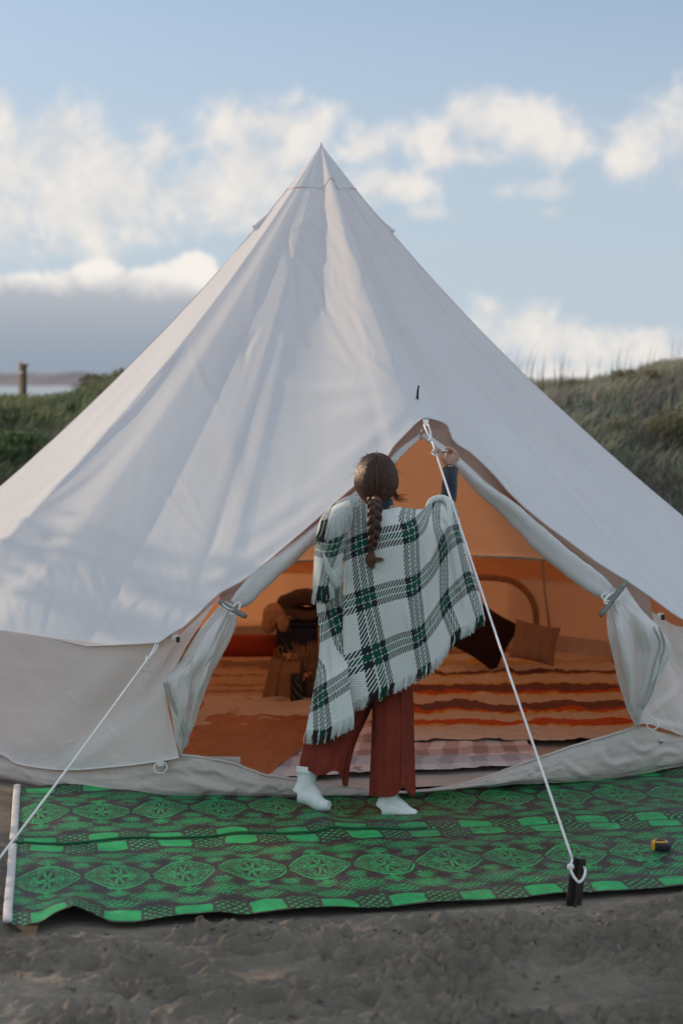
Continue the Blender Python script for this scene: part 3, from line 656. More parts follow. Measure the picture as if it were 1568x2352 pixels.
rows_to_patch('door_flap', fr, M['flap'], R_wall, [.02, [-.02, .04, .05, .05, .03], [-.03, .05, .02, .07, .04], [-.03, .06, .02, .08, .05], [-.02, .05, .03, .08, .05], [.0, .04, .04, .05, .04], .03], 130, 90, .014, 9, 3, ST_R)
zipper([(1500,1440),(1514,1480),(1500,1530),(1488,1580),(1470,1625)], .10, .007); zipper([(1512,1440),(1524,1482),(1510,1534),(1495,1590),(1474,1630)], .095, .007)
# right wall
wr = [[(1300,1262),(1350,1300),(1400,1340),(1460,1380),(1520,1420),(1568,1440),(1700,1440),(1850,1430)],
      [(1400,1350),(1430,1380),(1465,1420),(1500,1470),(1540,1500),(1580,1520),(1700,1510),(1850,1500)],
      [(1440,1420),(1470,1450),(1500,1490),(1530,1530),(1560,1560),(1600,1580),(1700,1570),(1850,1555)],
      [(1455,1560),(1470,1580),(1490,1600),(1520,1620),(1560,1635),(1600,1640),(1700,1625),(1850,1600)],
      [(1459,1668),(1480,1662),(1505,1668),(1540,1680),(1568,1690),(1610,1690),(1700,1670),(1850,1640)]]
ST_W = [([(1450,1380),(1500,1460),(1540,1560),(1560,1660)], 18, .020, .4), ([(1500,1420),(1550,1520),(1580,1620)], 16, -.016, .4), ([(1480,1640),(1530,1600),(1568,1560)], 10, .010, .5), ([(1470,1650),(1520,1660),(1568,1670)], 8, .008, .5)]
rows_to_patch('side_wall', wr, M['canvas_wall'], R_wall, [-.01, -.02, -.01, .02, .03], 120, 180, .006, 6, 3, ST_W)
# under-layer between hem and rolls, its shade painted in as brown cloth
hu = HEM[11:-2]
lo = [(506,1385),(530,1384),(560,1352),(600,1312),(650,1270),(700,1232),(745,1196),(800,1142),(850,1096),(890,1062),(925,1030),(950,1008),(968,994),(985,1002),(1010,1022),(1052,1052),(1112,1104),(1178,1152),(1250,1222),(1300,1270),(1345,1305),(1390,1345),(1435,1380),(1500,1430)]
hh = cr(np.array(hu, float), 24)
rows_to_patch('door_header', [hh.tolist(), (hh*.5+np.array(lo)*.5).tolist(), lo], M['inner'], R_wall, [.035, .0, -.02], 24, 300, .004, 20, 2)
# tie-back toggles
def toggle(u0, v0, u1, v1, off):
    C = np.array([(u0, v0), ((u0+u1)/2, (v0+v1)/2+1), (u1, v1)], float); Pc = onR(cr(C, 12)[:, 0], cr(C, 12)[:, 1], R_wall, off)
    t = poly('tie_toggle', *tubegeo(Pc, np.array([.010, .013]+[.0135]*8+[.014, .009]), 10), M['wood'], tent)
    return t
toggle(503, 1381, 566, 1417, .085)
toggle(1437, 1335, 1378, 1414, .085)
def loop(cu, cv, ru, rv, off, rad=.005, rot=0., name='tie_loop', m=None):
    th = np.linspace(0, 2*np.pi, 30); Pc = onR(cu+ru*np.cos(th)*math.cos(rot)-rv*np.sin(th)*math.sin(rot), cv+ru*np.cos(th)*math.sin(rot)+rv*np.sin(th)*math.cos(rot), R_wall, off+.012*np.sin(th))
    return poly(name, *tubegeo(Pc, rad, 6), m or M['webbing'], tent)
loop(541, 1398, 7, 16, .075, rot=.6); loop(525, 1392, 16, 5, .09, .004, .5); loop(1402, 1374, 8, 18, .08, .006, .9); loop(1420, 1368, 18, 5, .085, .004, -.8); loop(1394, 1372, 14, 8, .08, .004, .3)
# buckles peeping under the hem
for (u, v) in ((403, 1464), (1515, 1413)):
    c = onR(u, v, R_wall, .03); poly('webbing_tab', *boxgeo(c, (.030, .006, .022), .3), M['webbing'], tent, False); c2 = onR(u+6, v+5, R_wall, .04); poly('buckle', *boxgeo(c2, (.014, .010, .026), .5), M['black'], tent, False)
# peg rings at the wall foot
def ringlet(u, v, r, off, name='peg_ring'):
    c = onR(u, v, R_wall, off); th = np.linspace(0, 2*np.pi, 32); q = np.stack([c[0]+r*np.cos(th)*1.05, c[1]+.012*np.sin(th), c[2]+r*np.sin(th)*.86], -1)
    return poly(name, *tubegeo(q, .0035, 6, caps=False), M['webbing'], tent)
ringlet(369, 1763, .029, .06); poly('webbing_tab', *boxgeo(onR(369, 1752, R_wall, .05), (.030, .008, .03)), M['webbing'], tent, False)
poly('eyelet', *lathe([(.004, 0), (.012, .002), (.014, 0), (.012, -.002)], 14, onR(374, 1763, R_wall, .045)), M['steel'], tent)
ringlet(1486, 1653, .022, .07); ringlet(1497, 1664, .026, .08)
poly('eyelet', *ellgeo(onR(1517, 1702, R_wall, .05), (.012, .005, .012)), M['steel'], tent)
# poles
def pt(u, v, y): return at(u, v, y)
apexA = onR(972, 992, R_wall, -.05)
fL = gz(452, 1800, .02); fR = gz(1448, 1765, .02)
fL[1] = 9.62; fR[1] = 10.0
for ln in ([(968, 995), (760, 1192), (560, 1370), (380, 1555), (215, 1720)], [(976, 998), (1180, 1180), (1392, 1366), (1590, 1540), (1780, 1700)]):
    q_ = cr(np.array(ln, float), 24); poly('a_frame_pole', *tubegeo(onR(q_[:, 0], q_[:, 1], R_wall, -.05), .012, 10), M['steel'], tent)
sp = roof_at(12.5, .955); 
u0, v0 = 960, 905
spb = onR(958, 906, lambda z, al: R_roof(z, al)-.05)
poly('pole_spike', *tubegeo(np.array([spb-[0, -.02, .03], spb+[.002, 0, .02], at(961, 886, spb[1]-.01)]), [.006, .0055, .005], 8), M['black'], tent)
poly('centre_pole', *tubegeo(np.array([[CX+.005, CY, .01], [CX, CY, 1.6], [CX, CY, ZTOP-.06]]), .016, 14), M['pole'], tent)
# webbing triangle at the door peak
pk = np.array([at(970, 963, 9.66), at(984, 963, 9.66), at(983, 977, 9.62), at(973, 978, 9.62)])
poly('peak_webbing', np.concatenate([pk, pk+[0, .006, 0]]), [(0, 1, 2, 3), (7, 6, 5, 4), (0, 4, 5, 1), (1, 5, 6, 2), (2, 6, 7, 3), (3, 7, 4, 0)], M['webbing'], tent, False)
M['arch'] = material('rear door binding', (.40, .22, .12), .8, .1, 10)
# rear window of the tent: zipped arch stitched on the far wall
th = np.linspace(0, np.pi, 40)
al = 20
arch = []
for (u, v) in cr(np.array([(1010,1345),(1060,1330),(1120,1327),(1175,1335),(1210,1362),(1228,1400),(1232,1455)], float), 60):
    y = 13.88; arch.append(at(u, v, y-.02))
poly('window_zip', *tubegeo(np.array(arch), .022, 8), M['arch'], tent)
poly('corner_seam', *tubegeo(np.array([at(1245, 1285, 13.75), at(1250, 1360, 13.75), at(1261, 1440, 13.75)]), .008, 6), M['zip'], tent)

# ================================================================= GUY ROPES AND PEGS
def knot(c, r, m, parent):
    parts = []
    for k, ax in enumerate(((0, 0, 1), (.5, .2, .7))):
        th = np.linspace(0, 2*np.pi, 16); a = Vector(ax).normalized(); b = a.orthogonal().normalized(); d = a.cross(b)
        parts.append(tubegeo(np.array([np.array(c)+r*(math.cos(t)*np.array(b)+math.sin(t)*np.array(d)) + np.array(a)*r*.5*(k-.5) for t in th]), r*.55, 6))
    return poly('knot', *joined(parts), m, parent)
g1 = empty('guy_rope', gz(1316, 2075, 0), 'white guy rope running from the doorway peak across the plaid blanket to the black stake', 'rope', 'guy ropes')
ptop = at(977, 975, 9.60); pk1 = at(990, 1009, 9.50); pend = at(1313, 1972, gz(1318, 2075, 0)[1]+.01)
mid = cr(np.array([pk1, pk1*.5+pend*.5-[0, 0, .012], pend]), 40)
poly('rope', *tubegeo(mid, .0052, 8), M['rope'], g1)
poly('rope_loop', *joined([tubegeo(np.array([at(973, 976, 9.60), at(981, 995, 9.55), pk1]), .0048, 7), tubegeo(np.array([at(983, 976, 9.60), at(988, 993, 9.55), pk1]), .0048, 7), tubegeo(np.array([pk1, at(998, 1020, 9.49), at(1005, 1029, 9.49)]), .0045, 7)]), M['rope'], g1)
knot(pk1, .010, M['rope'], g1)
base1 = gz(1316, 2078, 0); st_y = base1[1]
def stake_geo(b, top, w):
    b = np.array(b); top = np.array(top); ax = (top-b); L = np.linalg.norm(ax); ax /= L; s = np.array([1, .15, 0.]); s -= ax*(s@ax); s /= np.linalg.norm(s); f = np.cross(s, ax)
    prof = [(-.5, -.12), (-.5, .02), (-.12, -.02), (-.06, .42), (.06, .42), (.12, -.02), (.5, .02), (.5, -.12), (.10, -.22), (0, -.30), (-.10, -.22)]
    V = []
    for k, q in enumerate((-.35, 0, .3, .7, 1.0)):
        for (x, y) in prof: V.append(b+ax*L*q+s*w*x*(1 if q < 1 else .96)-f*w*y*-1)
    n = len(prof); return np.array(V), [tuple(r) for r in gridq(5, n, True)]+[tuple(range(4*n, 5*n))]
stk = empty('tent_stake', base1, 'black angle-iron stake driven into the sand at the mat edge', 'tent stake')
poly('stake', *stake_geo(base1-[0, 0, .01], at(1329, 1972, st_y+.02), .058), M['black'], stk, False)
q = cr(np.array([at(1313, 1972, st_y), at(1310, 1990, st_y-.015), at(1311, 2002, st_y-.03), at(1320, 2018, st_y-.05), at(1330, 2026, st_y-.055), at(1340, 2014, st_y-.04), at(1343, 1998, st_y-.01), at(1338, 1990, st_y+.03)]), 50)
poly('rope_loop', *tubegeo(q, .005, 8), M['rope'], g1)
poly('slider', *ellgeo(at(1309, 1991, st_y-.02), (.014, .012, .013)), M['rope'], g1)
g2 = empty('guy_rope', gz(-60, 2060, 0), 'white guy rope slanting down from the left eave of the tent past the mat end', 'rope', 'guy ropes')
e2 = onR(362, 1479, R_roof, .0); k2 = at(341, 1512, e2[1]-.12); a2 = gz(-95, 2095, .02)
m2 = cr(np.array([k2, k2*.5+a2*.5-[0, 0, .01], a2]), 40)
poly('rope', *tubegeo(m2, .0048, 8), M['rope'], g2)
poly('rope_loop', *joined([tubegeo(np.array([e2-[.006, 0, 0], at(350, 1497, e2[1]-.06), k2]), .004, 6), tubegeo(np.array([e2+[.006, 0, 0], at(355, 1497, e2[1]-.06), k2]), .004, 6), tubegeo(np.array([k2, at(341, 1522, k2[1]), at(338, 1529, k2[1])]), .004, 6)]), M['rope'], g2)
knot(k2, .009, M['rope'], g2)

# ================================================================= GROUND
MA = gz(44, 1815, 0)[:2]; MB = gz(22, 2137, 0)[:2]; MC = gz(1568, 2044, 0)[:2]
dx = (MC-MB)/np.linalg.norm(MC-MB); dn = np.array([-dx[1], dx[0]]); MLEN = 4.6
bk = gz(1568, 1772, 0)[:2]; dx2 = (bk-MA)/np.linalg.norm(bk-MA)
WD = np.linalg.norm(MA-MB)
FOOT = [(RNG.uniform(-1.5, 1.6), RNG.uniform(5.7, 7.2), RNG.uniform(-.9, .9), RNG.uniform(.014, .03)) for _ in range(24)]
def sand_h(x, y):
    d = (x-MB[0])*dx[0]+(y-MB[1])*dx[1]; e = (x-MB[0])*dn[0]+(y-MB[1])*dn[1]
    inm = sst(e, -.26, .02)*sst(2.75-e, 0, .25)*sst(d, -.10, .06)
    r = np.hypot(x-CX, y-CY); inn = 1-sst(r, 2.62, 2.80)
    flat = np.maximum(inm, inn)
    near = sst(np.abs(x), 30, 8)*sst(y, 30, 14)
    wx = x+.25*fbm(x*.9, y*.9, 2); wy = y+.2*fbm(x*.8+9, y*.8, 2)
    patchy = sst(fbm(x*1.1+4, y*1.4, 2), -.25, .3)
    rid = 1-np.abs(fbm(wx*2.2+7, wy*4.6+2, 4, .55))*2.4; rid2 = 1-np.abs(fbm(wx*6+1, wy*9+5, 3, .6))*2.2
    h = .018*fbm(wx*1.6, wy*5.0, 3)+.062*(np.clip(rid, 0, 1)**2.5-.3)*(.4+.6*patchy)+.030*(np.clip(rid2, 0, 1)**2-.3)*patchy+.038*fbm(wx*11, wy*15, 4, .62)*patchy
    for (a, b, q, w) in FOOT:
        ca, sa = math.cos(q), math.sin(q); X1 = (x-a)*ca+(y-b)*sa; Y1 = -(x-a)*sa+(y-b)*ca; r = np.sqrt((X1/.15)**2+(Y1/.060)**2)
        h = h + w*(-.9*np.exp(-(r/.95)**4)+.55*np.exp(-((r-1.35)/.32)**2)*(1+.8*np.sin(X1*60+Y1*40)))
    for (a, b, s, k) in ((.93, 6.55, .10, .02), (-.75, 6.6, .18, .018), (-1.05, 6.1, .2, .02), (.4, 6.9, .09, .018)):
        h = h + k*np.exp(-((x-a)**2+(y-b)**2)/s**2)*(1+.9*fbm(x*16, y*16, 3))
    h = h*(1-flat)*near - .012*flat + (1-near)*.12*fbm(x*.12, y*.12, 3)
    h = h - np.clip((y-34)/12, 0, 1)*4.0
    return h
def axis(fine, fs, lo, hi):
    a = list(np.arange(fine[0], fine[1], fs)); s = fs; x = fine[0]; L = []
    while x > lo: s *= 1.10; x -= s; L.append(x)
    s = fs; x = a[-1]; Rr = []
    while x < hi: s *= 1.10; x += s; Rr.append(x)
    return np.array(L[::-1]+a+Rr)
gx = axis((-1.75, 1.75), .0085, -400, 400); gy = axis((5.7, 9.3), .0095, -60, 60)
GX, GY = np.meshgrid(gx, gy); GZ = sand_h(GX, GY)
kind(grid('sand', np.stack([GX, GY, GZ], -1), M['sand']), 'structure')
sea = bpy.data.materials.new('sea water'); sea.use_nodes = True
sb = sea.node_tree.nodes['Principled BSDF']; sb.inputs['Base Color'].default_value = (.10, .16, .18, 1); sb.inputs['Roughness'].default_value = .12
_bn = sea.node_tree.nodes.new('ShaderNodeBump'); _bn.inputs['Strength'].default_value = .6; _bn.inputs['Distance'].default_value = .3
sea.node_tree.links.new(noise(sea.node_tree, mapping(sea.node_tree, coord(sea.node_tree), (1, .3, 1)), .5, 5, .6).s, _bn.inputs['Height']); sea.node_tree.links.new(_bn.outputs[0], sb.inputs['Normal'])
kind(poly('sea', [(-9000, 42, -2.2), (9000, 42, -2.2), (9000, 12000, -2.2), (-9000, 12000, -2.2)], [(0, 1, 2, 3)], sea), 'structure')

# ================================================================= GREEN MAT
nd, ne = 620, 400
dd = np.linspace(0, MLEN, nd)[None, :]*np.ones((ne, 1)); ff = np.linspace(0, 1, ne)[:, None]*np.ones((1, nd))
D0 = MB[None, None, :]+dx*dd[..., None]
width = WD + (np.array([0., 0])[0])
backdir = dx2; D1 = MA[None, None, :]+backdir*dd[..., None]
XY = D0*(1-ff[..., None])+D1*ff[..., None]
# front edge follows the photographed waves as real humps
fe = np.array([(15,2134),(50,2144),(90,2139),(130,2124),(170,2113),(215,2119),(260,2128),(310,2131),(360,2123),(425,2116),(550,2110),(784,2099),(940,2090),(1084,2079),(1300,2063),(1568,2044)], float)
px = gz(fe[:, 0], fe[:, 1], 0); de = (px[:, 0]-MB[0])*dx[0]+(px[:, 1]-MB[1])*dx[1]; ee = (px[:, 0]-MB[0])*dn[0]+(px[:, 1]-MB[1])*dn[1]
eo = np.interp(dd, de, ee); eo[dd > de[-1]] = ee[-1]
lift = np.clip(eo, -.02, .12)*.30
hump = lift*np.exp(-(ff*WD/.30)**2)
XY = XY + dn*(eo*np.exp(-(ff*WD/.5)**2)*.75)[..., None]
z = .010+hump+.010*(1+fbm(dd*2.6+ff*2.4, ff*4.2-dd*1.0, 3))+.006*(1+np.sin((dd*2.1+ff*WD*1.1)*6.0))*sst(dd, 3.0, 1.0)
z += .010*np.exp(-((dd-.75-ff*.35)/.06)**2)*sst(ff, .85, .3)+.012*np.exp(-((dd-1.35-(.5-ff)*.25)/.05)**2)*sst(np.abs(ff-.45), .3, .1)
seam = np.abs(ff-.5)*WD; z += -.006*np.exp(-(seam/.012)**2)
z += .014*np.exp(-((dd-2.05)/.22)**2)*np.exp(-((ff-.92)/.1)**2)*(1+.8*np.sin(dd*38)) 
mato = empty('outdoor_mat', (*MB, 0), 'long green and black floral woven plastic mat laid before the tent doorway', 'mat')
Pm = np.concatenate([XY, z[..., None]], -1)
uvm = np.stack([dd, ff*WD], -1)
grid('woven_sheet', Pm, M['mat'], mato, uvm)
# binding tape on the near end, in two halves that gape at the seam
for a, b in ((0, 194), (206, ne)):
    pth = Pm[a:b:4, 0]+np.array([-.006, 0, .004]); poly('binding_tape', *tubegeo(pth, .017, 8, .35, (0, 0, 1)), M['mat_edge'], mato)
sp_ = Pm[201, 0:240:2]+np.array([0, 0, .003]); poly('seam_fold', *tubegeo(sp_+dn.tolist()[0]*0, .006, 6), material('mat selvedge', (.01, .12, .04), .5), mato)

# crumbs of sand lying loose on the ground and kicked onto the mat
def crumbs(name, P_, r, m, label):
    n = len(P_); o8 = np.array([[1, 0, 0], [0, 1, 0], [-1, 0, 0], [0, -1, 0], [0, 0, .8], [0, 0, -.6]], float); V_ = P_[:, None, :]+o8[None]*r[:, None, None]*RNG.uniform(.55, 1.25, (n, 6, 1))
    T_ = np.array([[0, 1, 4], [1, 2, 4], [2, 3, 4], [3, 0, 4], [1, 0, 5], [2, 1, 5], [3, 2, 5], [0, 3, 5]]); Q_ = (np.arange(n)[:, None, None]*6+T_[None]).reshape(-1, 3)
    return kind(tag(rawmesh(name, V_.reshape(-1, 3), Q_, m), label, 'sand'), 'stuff')
cx_ = RNG.uniform(-1.7, 1.8, 5200); cy_ = RNG.uniform(5.75, 7.9, 5200); kp = (fbm(cx_*1.6, cy_*2.2, 3) > .02)*(((cx_-MB[0])*dn[0]+(cy_-MB[1])*dn[1]) < -.02); cx_, cy_ = cx_[kp], cy_[kp]
r_c = .0025+.010*RNG.random(len(cx_))**4; crumbs('sand_clumps', np.stack([cx_, cy_, sand_h(cx_, cy_)+r_c*.3], -1), r_c, M['sand'], 'small clods and crumbs of dark sand in front of the mat')
ki, kj = RNG.integers(8, ne-8, 2600), RNG.integers(120, nd-4, 2600); kp = (fbm(dd[ki, kj]*2.2+5, ff[ki, kj]*4, 3) > .05); ki, kj = ki[kp], kj[kp]
r_c = .0015+.0035*RNG.random(len(ki))**3; crumbs('kicked_sand', Pm[ki, kj]+np.stack([0*r_c, 0*r_c, r_c*.3], -1), r_c, M['sand'], 'grains of sand kicked onto the woven mat')

# tape measure lying on the mat
tm = gz(1517, 1953, .03); tmo = empty('tape_measure', (tm[0], tm[1], .03), 'small yellow and black tape measure lying on the green mat', 'tape measure')
M['yellow'] = material('yellow plastic', (.80, .36, .03), .4, .05, 30, spec=.5); M['blackp'] = material('black plastic', (.012, .013, .018), .45, .2, 40, spec=.5); M['clip'] = material('grey metal', (.5, .5, .52), .35, metal=.6)
c0 = np.array([tm[0], tm[1], .052]); rz = -.35
bevel(poly('case', *boxgeo(c0+[.006, 0, -.004], (.066, .060, .034), rz), M['blackp'], tmo), .008, 3)
bevel(poly('yellow_shell', *boxgeo(c0+[-.026, .010, .001], (.016, .063, .036), rz), M['yellow'], tmo), .004, 2)
top_ = lathe([(.030, .0), (.030, .004), (.024, .006), (.0241, .0035)], 24, c0+[-.004, .006, .0135]); poly('yellow_ring', *top_, M['yellow'], tmo)
poly('round_cover', *lathe([(.0005, .008), (.012, .008), (.021, .006), (.023, .001)], 24, c0+[-.004, .006, .0135]), M['blackp'], tmo)
poly('printed_label', *boxgeo(c0+[.022, -.008, .0145], (.007, .022, .003), rz), M['clip'], tmo, False)

# ================================================================= PERSON
py = 8.92
person = empty('person', (*gz(905, 1875, 0)[:2], 0), 'woman in a plaid blanket and rust trousers reaching up at the tent doorway', 'person')
Y = 9.05
def W_(u, v, y=Y): return at(u, v, y)
S_ = 8.95/F      # metres per pixel near the figure
SH = W_(905, 1195); pelvis = W_(868, 1530, 9.12); chest = W_(885, 1290, 9.08); neck = W_(872, 1165, 9.10); headc = W_(866, 1108, 9.11)
kL = W_(800, 1650, 9.06); aL = W_(703, 1785, 8.89); kR = W_(895, 1700, 8.93); aR = W_(893, 1838, 8.84)
handw = W_(1034, 1074, 9.42)
elb = W_(1025, 1156, 9.30)
parts = [tubegeo(cr(np.array([pelvis+[0, 0, -.05], pelvis+[0, 0, .08], chest+[0, 0, -.1], chest+[0, 0, .1], SH+[0, 0, -.04], neck+[0, 0, -.02]]), 24), cr(np.array([.15, .155, .12, .135, .12, .05]), 24), 24, .72, (0, 1, 0)),
         tubegeo(np.array([neck-[0, 0, .06], neck, headc]), [.055, .052, .05], 16), ellgeo(headc+[0, .02, .0], (.075, .095, .115), 24, 16),
         ellgeo(headc+[0, .105, -.03], (.012, .02, .02)), ellgeo(headc+[0, .085, -.08], (.035, .03, .03)), ellgeo(headc+[-.078, .01, -.02], (.01, .018, .03)), ellgeo(headc+[.078, .01, -.02], (.01, .018, .03)),
         tubegeo(cr(np.array([W_(930,1215,9.1), W_(1000,1196,9.2), elb, handw]), 20), cr(np.array([.05, .040, .030, .024]), 20), 14),
         tubegeo(cr(np.array([SH+[-.02, 0, -.03], SH+[-.13, .04, -.05], SH+[-.15, .08, -.28], SH+[-.08, .22, -.36], SH+[-.0, .26, -.30]]), 20), cr(np.array([.06, .055, .042, .034, .03]), 20), 14)]
for h, k, a in ((pelvis+[-.07, 0, -.05], kL, aL), (pelvis+[.07, 0, -.05], kR, aR)):
    parts.append(tubegeo(cr(np.array([h, (h+k)/2, k, (k+a)/2+[0, -.01, 0], a]), 20), cr(np.array([.085, .075, .055, .05, .035]), 20), 14))
# right hand: palm, four curled fingers and thumb pinching a bulb stem
HY = 9.43
def HW(u, v, dy=0): return at(u, v, HY+dy)
parts.append(tubegeo(cr(np.array([HW(1034,1080), HW(1034,1066), HW(1035,1052), HW(1036,1043)]), 12), cr(np.array([.026, .029, .033, .026]), 12), 14, .55, (0, 1, 0)))
fing = [([(1043,1046,0),(1038,1033,-.012),(1026,1030,-.018),(1017,1037,-.014)], .0088), ([(1046,1050,0),(1044,1038,-.004),(1033,1034,.000),(1025,1042,.004)], .0088),
        ([(1048,1054,.004),(1048,1043,.004),(1037,1040,.012),(1030,1047,.014)], .0082), ([(1049,1059,.008),(1050,1049,.012),(1041,1047,.020),(1034,1052,.020)], .0075),
        ([(1026,1064,-.006),(1018,1054,-.020),(1015,1044,-.022),(1014,1036,-.016)], .0095)]
for pts, r in fing: parts.append(tubegeo(cr(np.array([HW(*p) for p in pts]), 12), cr(np.array([r*1.15, r*1.05, r, r*.8]), 12), 10))
body = remesh('body', parts, M['skin'], person, .0038, 3)
for (u, v, d) in ((1015, 1036, -.026), (1018, 1034, -.028)): pass
# face features (seen from the tent side)
for sx in (-1, 1):
    poly('eye', *ellgeo(headc+[sx*.03, .108, .0], (.012, .008, .007), 10, 8), M['webbing'], body); poly('iris', *ellgeo(headc+[sx*.03, .115, .0], (.005, .003, .005), 8, 6), M['hair'], body)
poly('lips', *ellgeo(headc+[0, .112, -.062], (.022, .006, .007), 12, 8), material('lips', (.45, .16, .14), .5), body)
# sweater: sleeve, cuff, roll neck
slv = cr(np.array([W_(930, 1218, 9.1), W_(990, 1202, 9.2), W_(1026, 1150, 9.30), W_(1032, 1110, 9.36), HW(1034, 1076, .0)]), 40)
rd = cr(np.array([.055, .048, .039, .036, .031]), 40); V, Fc = tubegeo(slv, rd, 24); k = np.repeat(np.arange(40), 24); a = np.tile(np.arange(24), 40)
ctr = np.repeat(slv, 24, 0); V = ctr+(V-ctr)*(1+.05*fbm(k*.35, a*.3, 3))[:, None]; poly('sweater_sleeve', V, Fc, M['navy'], person)
cf = cr(np.array([HW(1032, 1100, -.01), HW(1033.5, 1088, 0), HW(1034, 1073, 0)]), 16); V, Fc = tubegeo(cf, np.r_[np.full(14, .0345), .034, .031], 72, caps=False); a = np.tile(np.arange(72), 16); ctr = np.repeat(cf, 72, 0)
poly('ribbed_cuff', ctr+(V-ctr)*(1+.045*np.cos(a*2*np.pi/3.0))[:, None], Fc, M['navy'], person)
nk = cr(np.array([W_(872, 1186, 9.08), W_(873, 1170, 9.09), W_(874, 1158, 9.10), W_(874, 1146, 9.10)]), 20); V, Fc = tubegeo(nk, cr(np.array([.075, .062, .057, .054]), 20), 40); a = np.tile(np.arange(40), 20); k = np.repeat(np.arange(20), 40); ctr = np.repeat(nk, 40, 0)
poly('roll_neck', ctr+(V-ctr)*(1+.02*np.cos(a*np.pi)+.05*np.exp(-((k-12)/2.5)**2))[:, None], Fc, M['navy'], person)
poly('sweater_body', *tubegeo(cr(np.array([pelvis+[0, 0, .05], chest, SH+[0, 0, -.05], SH+[0, 0, .0]]), 20), cr(np.array([.15, .13, .11, .05]), 20), 24, .75, (0, 1, 0)), M['navy'], person)

# trousers: lofted tubes with pleats and a lapped slit
def loft(name, rings, m, parent, seg=96, n=90, fold=.0, fn=5, hemf=None, phase=0.):
    """rings: (u, v, halfwidth px, y, depth ratio)"""
    R = cr(np.array(rings, float), n); th = np.arange(seg)*2*np.pi/seg; V = []
    for i, (u, v, hw, y, dr) in enumerate(R):
        c = at(u, v, y); f = i/(n-1); rr_ = hw*y/F*(1+fold*(.35+f)*np.sin(th*fn+phase+f*1.2)+fold*.5*np.sin(th*(fn*2+1)-f*2))
        zoff = hemf(th)*sst(f, .55, 1.0) if hemf is not None else 0
        V.append(np.stack([c[0]+rr_*np.cos(th), c[1]+rr_*dr*np.sin(th), c[2]+zoff+0*th], -1))
    return grid(name, np.array(V), m, parent, close=True)
# theta 0 = +x, -90deg = towards camera
hemR = lambda th: .075*np.exp(-((((th-R_(-50)) + np.pi) % (2*np.pi)-np.pi)/.30)**2) + .012*np.cos(th) - .006
tr = empty
tR = loft('trouser_leg', [(897,1480,50,9.10,.8),(899,1560,46,9.06,.85),(901,1640,45,8.99,.9),(901,1720,47,8.92,.9),(900,1790,49,8.87,.9),(900,1817,50,8.85,.9)], M['trousers'], person, fold=.045, fn=4, hemf=hemR, phase=1.)
hemL = lambda th: -.065*np.exp(-((((th-R_(-12)) + np.pi) % (2*np.pi)-np.pi)/.45)**2) + .02*np.exp(-((((th-R_(-60)) + np.pi) % (2*np.pi)-np.pi)/.3)**2)+.022*np.exp(-((((th-R_(-150)) + np.pi) % (2*np.pi)-np.pi)/.6)**2)
tL = loft('trouser_leg', [(850,1480,58,9.14,.8),(820,1560,60,9.12,.8),(785,1640,60,9.06,.8),(760,1700,57,8.99,.85),(746,1745,56,8.93,.85),(742,1772,54,8.91,.85)], M['trousers'], person, fold=.06, fn=7, hemf=hemL, phase=.4)
poly('trouser_waist', *tubegeo(cr(np.array([W_(868, 1560, 9.12), pelvis, pelvis+[0, 0, .1]]), 12), [.15]*11+[.14], 24, .8, (0, 1, 0)), M['trousers'], person)
# lapped front slit panel on the right leg
th = np.linspace(R_(-68), R_(8), 22); rows = []
for f in np.linspace(0, 1, 30):
    v = 1560+f*266; hw = 45.0+5.6*f; c = at(901, v, 9.06-.215*f); r_ = hw*8.9/F*1.03; cut = np.clip(1-f*.0, 0, 1)
    zc = .055*f**3*np.exp(-((th-R_(-68))/.35)**2)
    rows.append(np.stack([c[0]+r_*np.cos(th), c[1]+r_*.93*np.sin(th), c[2]+zc], -1))
lp = grid('slit_lap', np.array(rows), M['trousers'], tR); lp.modifiers.new('t', 'SOLIDIFY').thickness = .003
# socks
def sock(name, ank, heel, ball, toe, cuff, flat):
    ps = [tubegeo(cr(np.array([cuff, (cuff+ank)/2, ank, heel]), 16), cr(np.array([.046, .044, .042, .039]), 16), 20),
          tubegeo(cr(np.array([heel, (heel+ball)/2+[0, 0, .008], ball, toe]), 18), cr(np.array([.039, .037, .034, .024]), 18), 18, .92),
          tubegeo(cr(np.array([ank+[0, 0, -.01], (ank+ball)/2+[0, 0, .004], ball+[0, 0, -.002]]), 12), cr(np.array([.036, .031, .027]), 12), 16)]
    o = remesh(name, ps, M['sock'], person, .005, 8)
    return o
fy = 8.83
sR = sock('sock', W_(892,1832,fy), W_(879,1858,fy), W_(938,1869,fy-.03), W_(956,1872,fy-.04), W_(893,1795,fy+.02), True)
sL = sock('sock', W_(702,1800,8.89), W_(688,1826,8.88), W_(736,1848,8.85), W_(756,1850,8.83), W_(707,1765,8.90), False)
c_ = cr(np.array([W_(707,1762,8.90), W_(705,1776,8.895)]), 10); V, Fc = tubegeo(c_, .050, 80, caps=False); a = np.tile(np.arange(80), 10); ctr = np.repeat(c_, 80, 0)
poly('sock_cuff', ctr+(V-ctr)*(1+.02*np.cos(a*2*np.pi/4))[:, None], Fc, M['sock'], sL)

